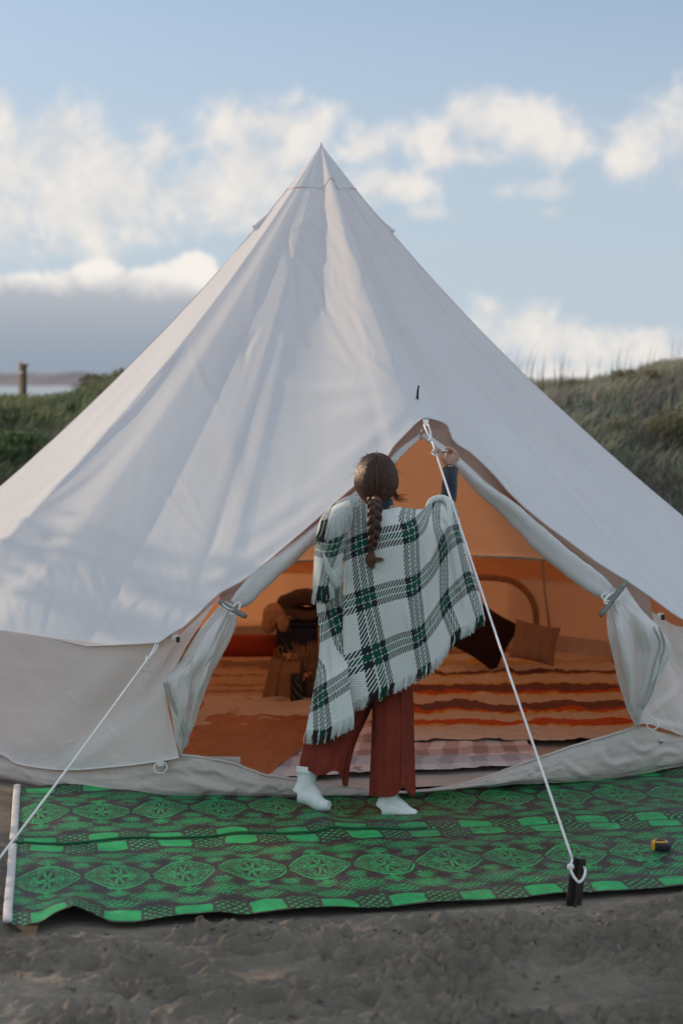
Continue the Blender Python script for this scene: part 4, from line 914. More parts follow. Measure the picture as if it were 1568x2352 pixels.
# ---------------- hair
hair_r = np.array([.097, .112, .128]); hc = W_(864, 1104, 9.13)
def hairsurf(d, k=1.0): return hc + d*hair_r*k
nu_, nv_ = 220, 110
ph = np.linspace(0, 2*np.pi, nu_, endpoint=False)[None, :]; tv = np.linspace(.001, .80*np.pi, nv_)[:, None]
dirs = np.stack([np.sin(tv)*np.cos(ph), np.sin(tv)*np.sin(ph), np.cos(tv)+0*ph], -1)
face = (dirs[..., 1] > .45)*(dirs[..., 2] < .35)
pull = sst(dirs[..., 2], -.1, -.85)            # gather to the nape
k = .985+.03*fbm(np.cos(ph)*5+0*tv, np.sin(ph)*5+tv*.6, 3)*np.sin(tv)+.05*sst(tv, 1.2, 2.0)*(np.abs(np.cos(ph))**2)+.012*np.sin(ph*23+2*np.sin(tv*2))*np.sin(tv)
Ph = hairsurf(dirs)+(dirs*hair_r)*(k-1)[..., None]
nape = W_(861, 1168, 9.035)
back = sst(-dirs[..., 1], -.5, .6)
Ph = Ph*(1-(pull*.62)[..., None])+nape*(pull*.62)[..., None]
part = np.exp(-(dirs[..., 0]/.035)**2)*sst(dirs[..., 2], .6, .85); Ph[..., 2] -= .004*part
Ph[..., 1] = np.where(face, np.minimum(Ph[..., 1], hc[1]+.045), Ph[..., 1])
hair = grid('hair', Ph, M['hair'], person, close=True)
# strands over the surface, from the parting to the nape
def strands(name, lst, rad, m, parent, seg=4):
    VV = []; QQ = []; o = 0
    for pth in lst:
        n = len(pth); Tn = np.gradient(pth, axis=0); Tn /= np.maximum(np.linalg.norm(Tn, axis=1, keepdims=True), 1e-9)
        s = np.cross(Tn, [0, 1, .2]); s /= np.maximum(np.linalg.norm(s, axis=1, keepdims=True), 1e-9); b = np.cross(Tn, s)
        r_ = (rad if np.isscalar(rad) else rad[len(VV) % len(rad)])*np.sin(np.linspace(.25, np.pi-.12, n))[:, None]**.5
        ring = np.stack([pth+s*r_*math.cos(q)+b*r_*math.sin(q) for q in np.arange(seg)*2*np.pi/seg], 1)
        VV.append(ring.reshape(-1, 3)); QQ.append(gridq(n, seg, True)+o); o += n*seg
    return rawmesh(name, np.concatenate(VV), np.concatenate(QQ), m, parent)
L = []
for i in range(2600):
    side = RNG.choice([-1, 1]); yb = RNG.uniform(-.75, .35); d0 = np.array([side*.03, yb, math.sqrt(max(0, 1-yb*yb))]); 
    if RNG.random() < .35: d0 = np.array([side*RNG.uniform(.02, .5), -.6, .6]); 
    d0 /= np.linalg.norm(d0); dm = np.array([side*RNG.uniform(.1, 1.0), RNG.uniform(-.9, .1), RNG.uniform(-.25, .35)]); dm /= np.linalg.norm(dm)
    d1 = np.array([side*RNG.uniform(0, .22), -.55, -.85]); d1 /= np.linalg.norm(d1); t = np.linspace(0, 1, 14)[:, None]
    dd_ = d0*(1-t)**2+2*dm*1.35*t*(1-t)+d1*t*t; dd_ /= np.linalg.norm(dd_, axis=1, keepdims=True)
    pull_ = sst(dd_[:, 2], -.1, -.85)*.62
    Pp = hc+dd_*hair_r*(1.0+(RNG.uniform(-.01, .035)+.045*abs(dm[0])*sst(-dd_[:, 2:3], -.3, .4))*np.sin(np.pi*t)); Pp = Pp*(1-pull_[:, None])+nape*pull_[:, None]; L.append(Pp)
kind(strands('hair_strands', L[:2250], [.0014, .0010, .0019], M['hair'], hair, 4), 'stuff'); kind(strands('lighter_strands', L[2250:], [.0012, .0008], M['hair_light'], hair, 4), 'stuff')
L = []
for i in range(60):   # loose face-framing strands on the right
    o0 = hc+np.array([.085, .02, -.05])+RNG.normal(0, .006, 3); e = W_(926+RNG.uniform(-14, 16), 1144+RNG.uniform(-10, 12), 9.12); m_ = o0*.5+e*.5+[-.012+RNG.normal(0, .004), 0, -.012]
    L.append(cr(np.array([o0, m_, e]), 12))
for i in range(30):
    a_ = RNG.uniform(-1.2, 1.4); o0 = hc+np.array([math.sin(a_)*.096, -.02, math.cos(a_)*.127]); L.append(cr(np.array([o0, o0+np.array([math.sin(a_)*.01+RNG.normal(0, .008), 0, .004+RNG.normal(0, .006)]), o0+np.array([RNG.normal(0, .02)+.02*math.sin(a_), 0, -.02])]), 8))
kind(strands('loose_strands', L, .0007, M['hair'], hair, 3), 'stuff')
# braid: three strands plaited
bt = np.linspace(0, 1, 170); c0 = W_(860, 1150, 9.0); 
bc = cr(np.array([W_(861, 1146, 9.00), W_(861, 1168, 8.93), W_(859, 1200, 8.885), W_(857, 1235, 8.868), W_(853, 1262, 8.862)]), 170)
wdt = np.interp(bt, [0, .1, .5, 1], [.021, .019, .019, .011])
for s in range(3):
    phs = bt*2*np.pi*2.15+s*2*np.pi/3
    pth = bc+np.stack([wdt*.95*np.sin(phs), -wdt*.62*np.sin(2*phs), 0*bt], -1); rad = wdt*.86
    V, Fc = tubegeo(pth, rad, 20, .95, (0, 1, 0)); a = np.tile(np.arange(20), 170); ctr = np.repeat(pth, 20, 0); kk = np.repeat(bt, 20)
    V = ctr+(V-ctr)*(1+.07*np.sin(a*2.2+kk*30)+.05*fbm(kk*90, a*1.1, 2))[:, None]
    poly('braid_strand', V, Fc, M['hair'], hair)
L = []
for i in range(420):
    s = RNG.integers(3); t0 = RNG.uniform(0, .8); q = np.linspace(t0, min(1, t0+RNG.uniform(.10, .2)), 12); phs = q*2*np.pi*2.15+s*2*np.pi/3; w_ = np.interp(q, bt, wdt)
    c = np.stack([np.interp(q, bt, bc[:, j]) for j in range(3)], -1); off = RNG.uniform(-.9, .9)
    pth = c+np.stack([w_*.95*np.sin(phs)+w_*.8*off*np.cos(phs)*.4, -w_*.62*np.sin(2*phs)-w_*.86*math.sqrt(1-off*off*.6), w_*.8*off], -1); L.append(pth)
kind(strands('braid_hairs', L, [.0008, .0011], M['hair'], hair, 3), 'stuff')
L = []
for i in range(260):
    o0 = W_(853+RNG.uniform(-5, 5), 1262, 8.862+RNG.uniform(-.008, .006)); cu = RNG.random()
    if cu < .8: e = W_(855+RNG.normal(0, 4), 1306+RNG.uniform(-14, 3), 8.855); m_ = W_(852+RNG.normal(0, 4)-2, 1285, 8.85+RNG.uniform(-.004, .01))
    else: e = W_(868+RNG.uniform(0, 16), 1288+RNG.uniform(-8, 6), 8.855); m_ = W_(860, 1283+RNG.normal(0, 3), 8.85)
    L.append(cr(np.array([o0, m_, e]), 10))
kind(strands('braid_tail', L, [.0014, .0010], M['hair_light'], hair, 4), 'stuff')
poly('hair_tie', *tubegeo(np.array([W_(853, 1256, 8.862), W_(853, 1264, 8.862)]), .0135, 12), M['navy'], hair)

# ---------------- plaid shawl
def zc(x, y): return 653.3+x/3.0006, 914.7+y/3.0006
def shawl(rows, dep, ny, nx, fold=.006, fx=6, ripple=None, seed=0):
    """rows of (zoomx, zoomy, s, t); dep depth (y) per control point"""
    G = np.array([[[*zc(x, y), s, t] for x, y, s, t in r] for r in rows], float); Dp = np.array(dep, float)
    g = cr2(np.concatenate([G, Dp[..., None]], -1), ny, nx)
    yy = np.linspace(0, 1, ny)[:, None]; xx = np.linspace(0, 1, nx)[None, :]
    d = g[..., 4]+fold*fbm(xx*fx+seed, yy*1.6+seed, 3)
    if ripple is not None: d = d+strokes(g[..., 0], g[..., 1], ripple)
    return at(g[..., 0], g[..., 1], d), g[..., 2:4]
ss = [.62, 1, 1.5, 2, 2.5, 3, 3.5, 4, 4.4]
rowsM = [[(440,700,.70,.10),(505,695,1,.16),(640,768,1.45,.42),(800,755,1.8,.5),(930,768,2.3,.75),(1000,725,2.7,1.0),(1080,682,3.2,1.3),(1150,700,3.7,1.5),(1185,765,4.1,1.65)],
         [(420,870,.66,.55),(508,850,1,.57),(660,850,1.48,.7),(850,835,2,.77),(955,830,2.45,1.0),(1025,800,2.9,1.3),(1105,775,3.4,1.5),(1165,785,3.85,1.65),(1205,850,4.25,1.8)],
         [(405,1060,.62,1),(515,1010,1,1),(690,960,1.5,1),(875,920,2,1),(975,905,2.5,1.2),(1045,890,3,1.55),(1115,870,3.5,1.75),(1172,875,4,1.82),(1215,930,4.35,1.95)],
         [(403,1250,.62,1.5),(540,1195,1,1.5),(710,1145,1.5,1.5),(880,1105,2,1.5),(990,1040,2.5,1.6),(1070,950,3,1.78),(1130,930,3.5,1.9),(1190,950,4,2.05),(1238,1010,4.37,2.2)],
         [(405,1430,.62,2),(565,1380,1,2),(730,1330,1.5,2),(893,1290,2,2),(1000,1190,2.5,2),(1093,1045,3,2.02),(1150,1030,3.5,2.15),(1215,1060,4,2.35),(1262,1100,4.38,2.45)],
         [(405,1640,.62,2.5),(602,1570,1,2.5),(760,1510,1.5,2.5),(912,1465,2,2.5),(1010,1360,2.5,2.5),(1097,1230,3,2.5),(1170,1170,3.5,2.55),(1243,1160,4,2.7),(1290,1190,4.38,2.75)],
         [(412,1850,.62,3),(640,1760,1,3),(790,1690,1.5,3),(930,1640,2,3),(1020,1530,2.5,3),(1100,1410,3,3),(1190,1320,3.5,3),(1265,1255,4,3),(1318,1265,4.38,3)],
         [(420,2000,.62,3.35),(668,1890,1,3.33),(812,1820,1.5,3.33),(947,1755,2,3.33),(1052,1655,2.5,3.33),(1140,1520,3,3.33),(1225,1450,3.5,3.33),(1310,1390,4,3.33),(1350,1390,4.36,3.33)],
         [(435,2120,.62,3.62),(692,1992,1,3.62),(832,1925,1.5,3.62),(962,1852,2,3.62),(1080,1760,2.5,3.62),(1178,1610,3,3.62),(1265,1565,3.5,3.62),(1345,1505,4,3.62),(1370,1490,4.33,3.62)]]
depM = [[8.99,8.985,8.98,8.985,9.03,9.13,9.22,9.27,9.28],
        [8.95,8.94,8.93,8.93,8.98,9.06,9.12,9.15,9.17],
        [8.93,8.91,8.90,8.90,8.95,9.00,9.05,9.07,9.09],
        [8.92,8.90,8.89,8.89,8.94,8.98,9.02,9.03,9.06],
        [8.92,8.90,8.885,8.885,8.93,8.97,9.00,9.01,9.05],
        [8.92,8.90,8.88,8.88,8.92,8.96,8.99,9.00,9.05],
        [8.92,8.90,8.88,8.88,8.91,8.95,8.98,9.00,9.05],
        [8.91,8.89,8.88,8.88,8.91,8.95,8.98,9.00,9.05],
        [8.91,8.89,8.88,8.88,8.91,8.95,8.98,9.00,9.05]]
Z = lambda *p: [zc(*q) for q in p]
RM = [(Z((1000,730),(1100,760),(1150,900),(1185,1150),(1200,1300)), 7, -.035, .3), (Z((1020,820),(1035,1000),(990,1200),(960,1400),(940,1640)), 9, -.022, .4), (Z((1060,900),(1085,1100),(1050,1300),(1010,1500)), 10, .020, .4),
      (Z((980,780),(1060,830),(1120,900),(1130,1150)), 8, .022, .4), (Z((880,1300),(850,1450),(900,1650),(930,1850)), 8, -.018, .4), (Z((930,1000),(960,1150),(900,1300)), 9, .014, .4),
      (Z((420,1000),(412,1300),(408,1700),(425,2050)), 5, .020, .5), (Z((1140,1200),(1150,1450),(1180,1600)), 7, -.018, .4), (Z((1240,1100),(1290,1300),(1350,1450)), 9, .016, .5),
      (Z((640,1100),(700,1500),(760,1900)), 20, .008, .5), (Z((520,1200),(500,1600),(560,2000)), 18, -.008, .5), (Z((820,760),(860,850),(860,1000)), 7, .010, .5), (Z((650,790),(700,770),(760,775)), 6, .008, .5), (Z((1200,1300),(1215,1400),(1225,1550)), 7, .010, .5)]
SP, SU = shawl(rowsM, depM, 300, 330, .006, 7, RM)
rowsL = [[(300,1180,-.3,1.2),(340,1180,-.1,1.2),(390,1180,.1,1.2),(450,1180,.4,1.2)],
         [(225,1380,-.40,1.65),(290,1375,-.15,1.65),(350,1370,.1,1.65),(440,1360,.4,1.65)],
         [(243,1600,-.42,2),(300,1570,-.22,2),(355,1535,0,2),(440,1480,.3,2)],
         [(240,1760,-.75,2.35),(290,1740,-.5,2.35),(350,1720,-.2,2.35),(440,1680,.12,2.35)],
         [(222,1900,-1.12,2.65),(280,1880,-.85,2.65),(350,1850,-.5,2.65),(440,1800,-.12,2.65)],
         [(185,2110,-1.25,3),(250,2060,-1,3),(335,2005,-.66,3),(440,1930,-.30,3)],
         [(150,2290,-1.33,3.62),(272,2290,-.98,3.62),(375,2235,-.68,3.62),(480,2185,-.34,3.62)]]
LP, LU = shawl(rowsL, [[9.03,8.99,8.97,8.97]]*3+[[9.02,8.97,8.94,8.94],[8.98,8.93,8.91,8.92],[8.93,8.88,8.86,8.87],[8.89,8.84,8.83,8.84]], 220, 90, .008, 3, [(Z((330,1400),(300,1700),(330,2000),(340,2250)), 8, .016, .4), (Z((260,1500),(270,1800),(230,2100)), 7, -.014, .4)], 4)
rowsO = [[(300,760,-.45,.35),(350,740,-.25,.3),(410,740,0,.25),(470,770,.25,.3)],
         [(240,860,-.6,.62),(300,880,-.35,.62),(370,880,-.05,.65),(445,880,.25,.7)],
         [(215,1010,-.6,1.0),(270,1030,-.30,1.0),(340,1030,0,1.0),(420,985,.35,1.0)],
         [(205,1150,-.55,1.35),(250,1160,-.25,1.35),(310,1150,.05,1.35),(392,1110,.4,1.3)],
         [(198,1300,-.45,1.75),(240,1300,-.15,1.75),(290,1295,.12,1.75),(340,1250,.45,1.65)]]
OP, OU = shawl(rowsO, [[8.99,8.93,8.90,8.92],[8.98,8.90,8.87,8.90],[8.97,8.89,8.86,8.89],[8.97,8.89,8.86,8.89],[8.97,8.89,8.865,8.89]], 160, 100, .008, 3, [(Z((330,800),(300,1000),(270,1280)), 8, .020, .4), (Z((400,850),(350,1050),(330,1200)), 7, -.014, .4)], 8)
rowsF = [[(335,735,.05,.1),(390,700,.3,.1),(445,675,.55,.1),(505,662,.8,.1)],
         [(290,780,0.0,.25),(350,760,.28,.25),(420,735,.55,.25),(490,705,.82,.25)],
         [(255,850,-.05,.42),(320,830,.25,.42),(400,790,.55,.42),(470,745,.82,.4)]]
FP, FU = shawl(rowsF, [[9.0,8.95,8.95,8.99],[8.96,8.87,8.87,8.93],[8.94,8.855,8.85,8.91]], 50, 90, .006, 4, None, 2)
def merge(ls):
    V = []; Q = []; Uv = []; o = 0
    for P_, U_ in ls: n, m_ = P_.shape[:2]; V.append(P_.reshape(-1, 3)); Uv.append(U_.reshape(-1, 2)); Q.append(gridq(n, m_)+o); o += n*m_
    return np.concatenate(V), np.concatenate(Q), np.concatenate(Uv)
V, Q, Uv = merge([(SP, SU), (LP, LU), (OP, OU), (FP, FU)])
sh = rawmesh('plaid_blanket', V, Q, M['plaid'], person, Uv)
so = sh.modifiers.new('wool', 'SOLIDIFY'); so.thickness = .006; so.offset = 0
# rolled thick edges where the blanket folds over the shoulders
poly('folded_edge', *tubegeo(cr(np.array([W_(*zc(975, 760), 9.10), W_(*zc(1010, 705), 9.14), W_(*zc(1080, 688), 9.18), W_(*zc(1130, 720), 9.14), W_(*zc(1140, 800), 9.08), W_(*zc(1150, 900), 9.05), W_(*zc(1170, 1020), 9.03), W_(*zc(1180, 1130), 9.02)]), 70), cr(np.array([.008, .013, .016, .017, .015, .012, .009, .004]), 70), 14), material('white wool', (.68, .71, .67), .95, .05, 60, (200, .6, .004), sheen=.3), sh)
# fringe: knotted yarn strands, coloured by the warp band they leave
CW, CN, CG = np.array([.66, .70, .67]), np.array([.045, .038, .040]), np.array([.012, .085, .045])
FV, FQ, FC = [], [], []; fo = 0
def fringe(edge, sv, length, n, drift=(0, 0), spread=.004, white=False, ylift=-.006):
    global fo
    idx = np.sort(RNG.uniform(0, len(edge)-1, n))
    for i in idx:
        j = int(i); p = edge[j]+(edge[min(j+1, len(edge)-1)]-edge[j])*(i-j); s = np.interp(i, np.arange(len(sv)), sv)
        d = abs((s+10.5) % 1-.5); c = CW if (d > .185 or white) else (CG if d < .056 else (CW if d < .074 else CN))
        L_ = length*RNG.uniform(.75, 1.1); g_ = math.sin(s*43)*.006
        e = p+np.array([drift[0]+g_+RNG.normal(0, spread), ylift+RNG.normal(0, .004), -L_+drift[1]]); m_ = (p+e)/2+np.array([RNG.normal(0, .003)-drift[0]*.2, -.004, 0])
        pth = cr(np.array([p+[0, -.003, .004], m_, e]), 7); V_, _ = tubegeo(pth, np.linspace(.0020, .0014, 7), 4, caps=False)
        FV.append(V_); FQ.append(gridq(7, 4, True)+fo); FC.append(np.tile(c*RNG.uniform(.8, 1.12), (len(V_), 1))); fo += len(V_)
fringe(SP[-1], SU[-1, :, 0], .050, 620, (-.008, 0)); fringe(LP[-1], LU[-1, :, 0], .058, 260, (-.004, 0)); fringe(OP[-1], OU[-1, :, 0], .072, 190)
fringe(FP[-1, ::-1], FU[-1, ::-1, 0], .095, 330, (-.016, 0), .007)
fringe(np.array([W_(*zc(x, y), 8.86) for x, y in ((262, 1060), (285, 1100), (310, 1150), (335, 1190), (378, 1150), (392, 1110))]), np.array([.5]*6), .075, 170, (.012, 0), .005, True)
fringe(np.array([W_(*zc(x, y), 8.85) for x, y in ((440, 690), (475, 672), (500, 680))]), np.array([.5]*3), .042, 60, (.002, 0), .003, True)
kind(rawmesh('fringe', np.concatenate(FV), np.concatenate(FQ), M['yarn'], person, None, np.concatenate(FC)), 'stuff')
# stray wool fuzz and thick sheen is left to the material

# ================================================================= GLASS BULBS
gm = bpy.data.materials.new('clear glass'); gm.use_nodes = True; gb = gm.node_tree.nodes['Principled BSDF']; gb.inputs['Transmission Weight'].default_value = 1; gb.inputs['Roughness'].default_value = .03; gb.inputs['IOR'].default_value = 1.45; gb.inputs['Base Color'].default_value = (.95, .93, .90, 1)
def bulb(c, ax, s, label):
    o = empty('light_bulb', c, label, 'light bulb', 'festoon bulbs'); prof = [(.0006, 0), (.008, .001), (.015, .008), (.019, .020), (.019, .030), (.014, .042), (.009, .050), (.008, .055)]
    cap_ = [(.0085, .052), (.0095, .054), (.0095, .074), (.006, .080), (.0006, .081)]
    qd = Vector(ax).to_track_quat('Z', 'Y')
    def put(nm, pr, m):
        V_, f_ = lathe([(r*s, z*s) for r, z in pr], 20); V_ = np.array([qd @ Vector(v) for v in V_])+np.array(c); return poly(nm, V_, f_, m, o)
    put('glass_envelope', prof, gm); put('screw_cap', cap_, M['steel'])
    fl_ = [np.array(qd @ Vector((.006*s*math.sin(k*2.1), .006*s*math.cos(k*2.1), (.015+.004*k)*s)))+np.array(c) for k in range(8)]; poly('filament', *tubegeo(fl_, .0012*s, 5), M['hair_light'], o)
bulb(at(989, 1040, 9.40), (.97, .1, .12), .95, 'clear glass bulb held level in the raised hand')
bulb(at(967, 1010, 9.63), (0, 0, 1), .62, 'small clear glass bulb hanging at the peak of the doorway')

# ================================================================= THINGS INSIDE THE TENT
def cloth(name, corners, z, ny, nx, m, label, cat, amp=.012, fx=8, fy=8, uvs=(1, 1), group=None, drape=0):
    c = [gz(u, v, z) for u, v in corners]; a = np.linspace(0, 1, ny)[:, None, None]; b = np.linspace(0, 1, nx)[None, :, None]
    G = (c[0]*(1-b)+c[1]*b)*(1-a)+(c[3]*(1-b)+c[2]*b)*a
    yy = a[..., 0]; xx = b[..., 0]; w = fbm(xx*fx+5*len(name), yy*fy, 4, .55); e = np.minimum(np.minimum(xx, 1-xx), np.minimum(yy, 1-yy))
    G[..., 2] += amp*np.abs(w)*2+amp*.5*(1+w)*0 - z*.0
    G[..., 0] += .03*fbm(yy*4+1, xx*2, 2)*1; G[..., 1] += .05*fbm(xx*4, yy*2+7, 2)
    G[..., 2] -= (z-.018)*(1-sst(e, 0, .03))*(1 if drape else 0)
    o = grid(name, G, m, None, np.stack([xx*uvs[0]+0*yy, yy*uvs[1]+0*xx], -1)); tag(o, label, cat, group); return o
def m_striped(name, stops, axis_=1, rough=.95, wob=.02, extra=None):
    m = bpy.data.materials.new(name); m.use_nodes = True; nt = m.node_tree; b = nt.nodes['Principled BSDF']; uv = coord(nt, 'UV')
    sep = nt.nodes.new('ShaderNodeSeparateXYZ'); nt.links.new(uv, sep.inputs[0]); n = noise(nt, uv, 5, 3)
    t = X(nt, sep.outputs[axis_])+(n-.5)*wob; ramp = nt.nodes.new('ShaderNodeValToRGB'); ramp.color_ramp.interpolation = 'CONSTANT'; nt.links.new(t.fr().s, ramp.inputs[0])
    el_ = ramp.color_ramp.elements
    while len(el_) > 1: el_.remove(el_[0])
    el_[0].position = stops[0][0]; el_[0].color = (*stops[0][1], 1)
    for p, c in stops[1:]: e = el_.new(p); e.color = (*c, 1)
    fz = noise(nt, uv, 60, 3, .7); nt.links.new(mixc(nt, fz.step(.4, .8)*.25, ramp.outputs[0], (.35, .28, .22)), b.inputs['Base Color']); b.inputs['Roughness'].default_value = rough; b.inputs['Specular IOR Level'].default_value = .1
    return m
def m_check(name, a, b_, c, k):
    m = bpy.data.materials.new(name); m.use_nodes = True; nt = m.node_tree; bs = nt.nodes['Principled BSDF']; sep = nt.nodes.new('ShaderNodeSeparateXYZ'); nt.links.new(coord(nt, 'UV'), sep.inputs[0])
    s = (X(nt, sep.outputs[0])*k[0]).fr().lt(.5); t = (X(nt, sep.outputs[1])*k[1]).fr().lt(.5); both = s*t; any_ = s.mx(t)
    nt.links.new(mixc(nt, both, mixc(nt, any_, a, b_), c), bs.inputs['Base Color']); bs.inputs['Roughness'].default_value = .9; return m
CRm, ORg, YEl, MAr, TAn = (.78, .66, .54), (.66, .12, .03), (.74, .50, .16), (.22, .10, .09), (.66, .50, .36)
stripeM = m_striped('striped blanket', [(0, CRm), (.10, YEl), (.125, TAn), (.17, CRm), (.24, MAr), (.28, YEl), (.30, CRm), (.40, YEl), (.42, MAr), (.50, ORg), (.53, YEl), (.55, CRm), (.63, MAr), (.70, ORg), (.73, YEl), (.75, CRm), (.82, ORg), (.87, YEl), (.885, CRm)], 1, wob=.15)
checkM = m_check('pink gingham', (.84, .78, .78), (.66, .50, .48), (.42, .31, .31), (9, 3.2))
whiteM = m_check('white checked sheet', (.74, .74, .76), (.60, .62, .68), (.42, .45, .52), (8, .9))
leather = material('rust leather hide', (.34, .10, .042), .38, .15, 3, (30, .2, .01), spec=.45, fine=(5, (.38, .14, .07), .4))
rugM = m_striped('faded patterned rug', [(0, (.55, .40, .28)), (.12, (.40, .24, .16)), (.2, (.58, .42, .30)), (.32, (.36, .24, .19)), (.38, (.60, .44, .31)), (.55, (.46, .28, .18)), (.6, (.6, .45, .33)), (.8, (.34, .2, .15)), (.86, (.58, .42, .3))], 1, wob=.25)
rib = material('ribbed beige blanket', (.66, .54, .43), .95, .1, 4, (60, .5, .006), stretch=(.3, 4, 1), sheen=.2)
cloth('quilt', [(505,1500),(760,1500),(800,1660),(430,1660)], .068, 60, 90, rugM, 'faded patterned rug at the left of the tent floor, behind the leather hide', 'rug', .010, 5, 10, (1, 2.2))
cloth('blanket', [(480,1600),(1000,1592),(1010,1655),(430,1672)], .076, 50, 120, rib, 'beige ribbed blanket spread just behind the leather hide', 'blanket', .014, 6, 5)
cloth('leather_hide', [(500,1640),(790,1648),(600,1790),(330,1745)], .086, 60, 90, leather, 'glossy rust-brown leather hide spread over the left of the doorway floor', 'hide', .010, 4, 4)
cloth('gingham_blanket', [(700,1652),(1175,1662),(1240,1745),(570,1795)], .074, 60, 140, checkM, 'pink and brown gingham blanket behind the woman at the tent doorway', 'blanket', .010, 7, 5, (1, 1))
cloth('striped_blanket', [(960,1505),(1400,1500),(1480,1700),(850,1700)], .086, 120, 140, stripeM, 'orange, maroon and cream striped blanket on the right of the tent floor', 'blanket', .016, 6, 14, (1, 1))
cloth('white_sheet', [(640,1738),(1225,1734),(1240,1756),(610,1786)], .082, 20, 120, whiteM, 'folded white sheet edge along the front of the gingham blanket', 'sheet', .006, 12, 2, (1, 1))
cloth('mattress_cover', [(620,1500),(1450,1490),(1500,1560),(560,1580)], .062, 40, 80, material('orange mattress cloth', (.45, .24, .13), .9, .1, 6), 'plain tan floor cloth along the far side of the tent', 'cloth', .012, 8, 4)

def pillow(name, c, w, h, dpt, rx, ry, m, label, n=26):
    a = np.linspace(-1, 1, n); X_, Y_ = np.meshgrid(a, a); k = 1-.10*(1-X_**2)*(Y_**2)-.0; px_ = X_*w/2*(1-.09*(1-Y_**2)*np.abs(X_)**3); pz = Y_*h/2*(1-.09*(1-X_**2)*np.abs(Y_)**3)
    t = dpt*((1-X_**4)*(1-Y_**4))**.55*(1+.12*fbm(X_*2+w*9, Y_*2, 3)); parts_ = []
    for s in (-1, 1): parts_.append((np.stack([px_, s*t/2, pz], -1).reshape(-1, 3), [tuple(q) if s > 0 else tuple(q[::-1]) for q in gridq(n, n)]))
    V_, f_ = joined(parts_); from mathutils import Euler
    R3 = np.array(Euler((rx, ry, 0)).to_matrix()); V_ = V_@R3.T+np.array(c); o = poly(name, V_, f_, m); return tag(o, label, 'pillow', 'pillows at the back of the tent')
pillow('pillow', at(1112, 1458, 12.9)+[0, 0, 0], .37, .37, .13, -.35, R_(32), material('dark plum pillow cloth', (.035, .016, .016), .9, .15, 10), 'dark plum pillow leaning at the back beside the brown pillow')
pillow('pillow', at(1227, 1476, 12.7), .30, .26, .12, -.30, R_(12), material('brown corduroy', (.40, .25, .16), .95, .12, 8, (50, .4, .006), stretch=(4, 4, .5)), 'square brown corduroy pillow leaning on the dark one')
# navy trunk with bedding stacked on it
cT = at(683, 1458, 13.1); trunk = empty('trunk', cT, 'dark navy storage trunk left of the centre pole', 'trunk'); nav = material('navy trunk', (.012, .014, .035), .6, .2, 8)
bevel(poly('trunk_body', *boxgeo(cT+[0, 0, -.02], (.27, .30, .17)), nav, trunk), .008); bevel(poly('trunk_lid', *boxgeo(cT+[0, 0, .085], (.28, .31, .035)), nav, trunk), .008); poly('trunk_latch', *boxgeo(cT+[-.05, -.155, .05], (.03, .012, .04)), M['black'], trunk, False)
gb1 = material('grey brown blanket', (.085, .055, .045), .95, .15, 6); gb2 = material('brown knit blanket', (.13, .08, .06), .95, .15, 6)
def folded(c, s, m, label, sd):
    P_ = []; a = np.linspace(0, 2*np.pi, 40, endpoint=False)
    for k in np.linspace(-1, 1, 18):
        r = (1-abs(k)**5)**.5*.96+.04; sx = np.sign(np.cos(a))*np.abs(np.cos(a))**.5; sz = np.sign(np.sin(a))*np.abs(np.sin(a))**.65
        P_.append(np.stack([c[0]+s[0]/2*k+0*a, c[1]+s[1]/2*sx*r*(1+.06*fbm(a*2+sd, k*3+0*a, 2)), c[2]+s[2]/2*sz*r*(1+.18*fbm(a*3+sd, k*2.5+0*a, 3))+.02*math.sin(k*3+sd)], -1))
    P_ = np.array(P_); o = poly('folded_blanket', P_.reshape(-1, 3), [tuple(q) for q in gridq(18, 40, True)]+[tuple(range(40)), tuple(17*40+i for i in range(40))[::-1]], m); return tag(o, label, 'blanket', 'folded blankets on the trunk')
folded(cT+[.02, -.02, .235], (.32, .28, .10), gb1, 'dark grey-brown blanket, top of the pile on the trunk', 1)
folded(cT+[.03, -.02, .16], (.30, .28, .08), gb2, 'brown folded blanket under the top blanket of the pile', 4)
fl_ = remesh('fleece_throw', [ellgeo(cT+[-.16, -.05, .13], (.07, .09, .09)), ellgeo(cT+[-.11, -.08, .17], (.07, .07, .06)), ellgeo(cT+[-.19, -.03, .07], (.05, .07, .06)), ellgeo(cT+[-.09, -.13, .09], (.045, .05, .06))], material('tan fleece', (.50, .33, .19), .95, .2, 30, (80, .6, .01)), None, .01, 3); tag(fl_, 'tan fleece throw bunched at the left end of the blanket pile', 'throw')
b0 = at(563, 1483, 13.2); o = rawmesh('red_bolster', *[x for x in ((lambda g: (g[0], np.array([q for q in g[1] if len(q) == 4])))(tubegeo(cr(np.array([b0+[-.30, 0, 0], b0, b0+[.24, .02, 0]]), 20), [.075]*20, 20)))], material('red orange cloth', (.36, .055, .02), .85, .1, 6)); tag(o, 'red-orange bolster lying against the left wall by the trunk', 'bolster')
# paper bags, basket and candle
kraft = material('kraft paper', (.42, .22, .10), .85, .08, 12, (60, .2, .004)); kraftd = material('dark kraft paper', (.34, .17, .07), .85, .08, 12)
def bag(c, s, rz, m, label, sl):
    o = empty('paper_bag', c, label, 'bag', 'kraft paper bags'); c = np.array(c); V_, f_ = boxgeo(c+[0, 0, s[2]/2], s, rz, .92); V_[4:, 0] += sl
    f_ = [f for f in f_ if f != (4, 5, 6, 7)]; b = poly('bag_body', V_, f_, m, o, False); b.modifiers.new('t', 'SOLIDIFY').thickness = .003
    for e in (0, 2):
        p, q = V_[4+e], V_[5+e if e == 0 else 7]; mid_ = (p+q)/2; d = (q-p)*.2; poly('bag_handle', *tubegeo(cr(np.array([mid_-d, mid_-d*.9+[0, 0, .04], mid_+[0, 0, .055], mid_+d*.9+[0, 0, .04], mid_+d]), 16), .0035, 6), m, o)
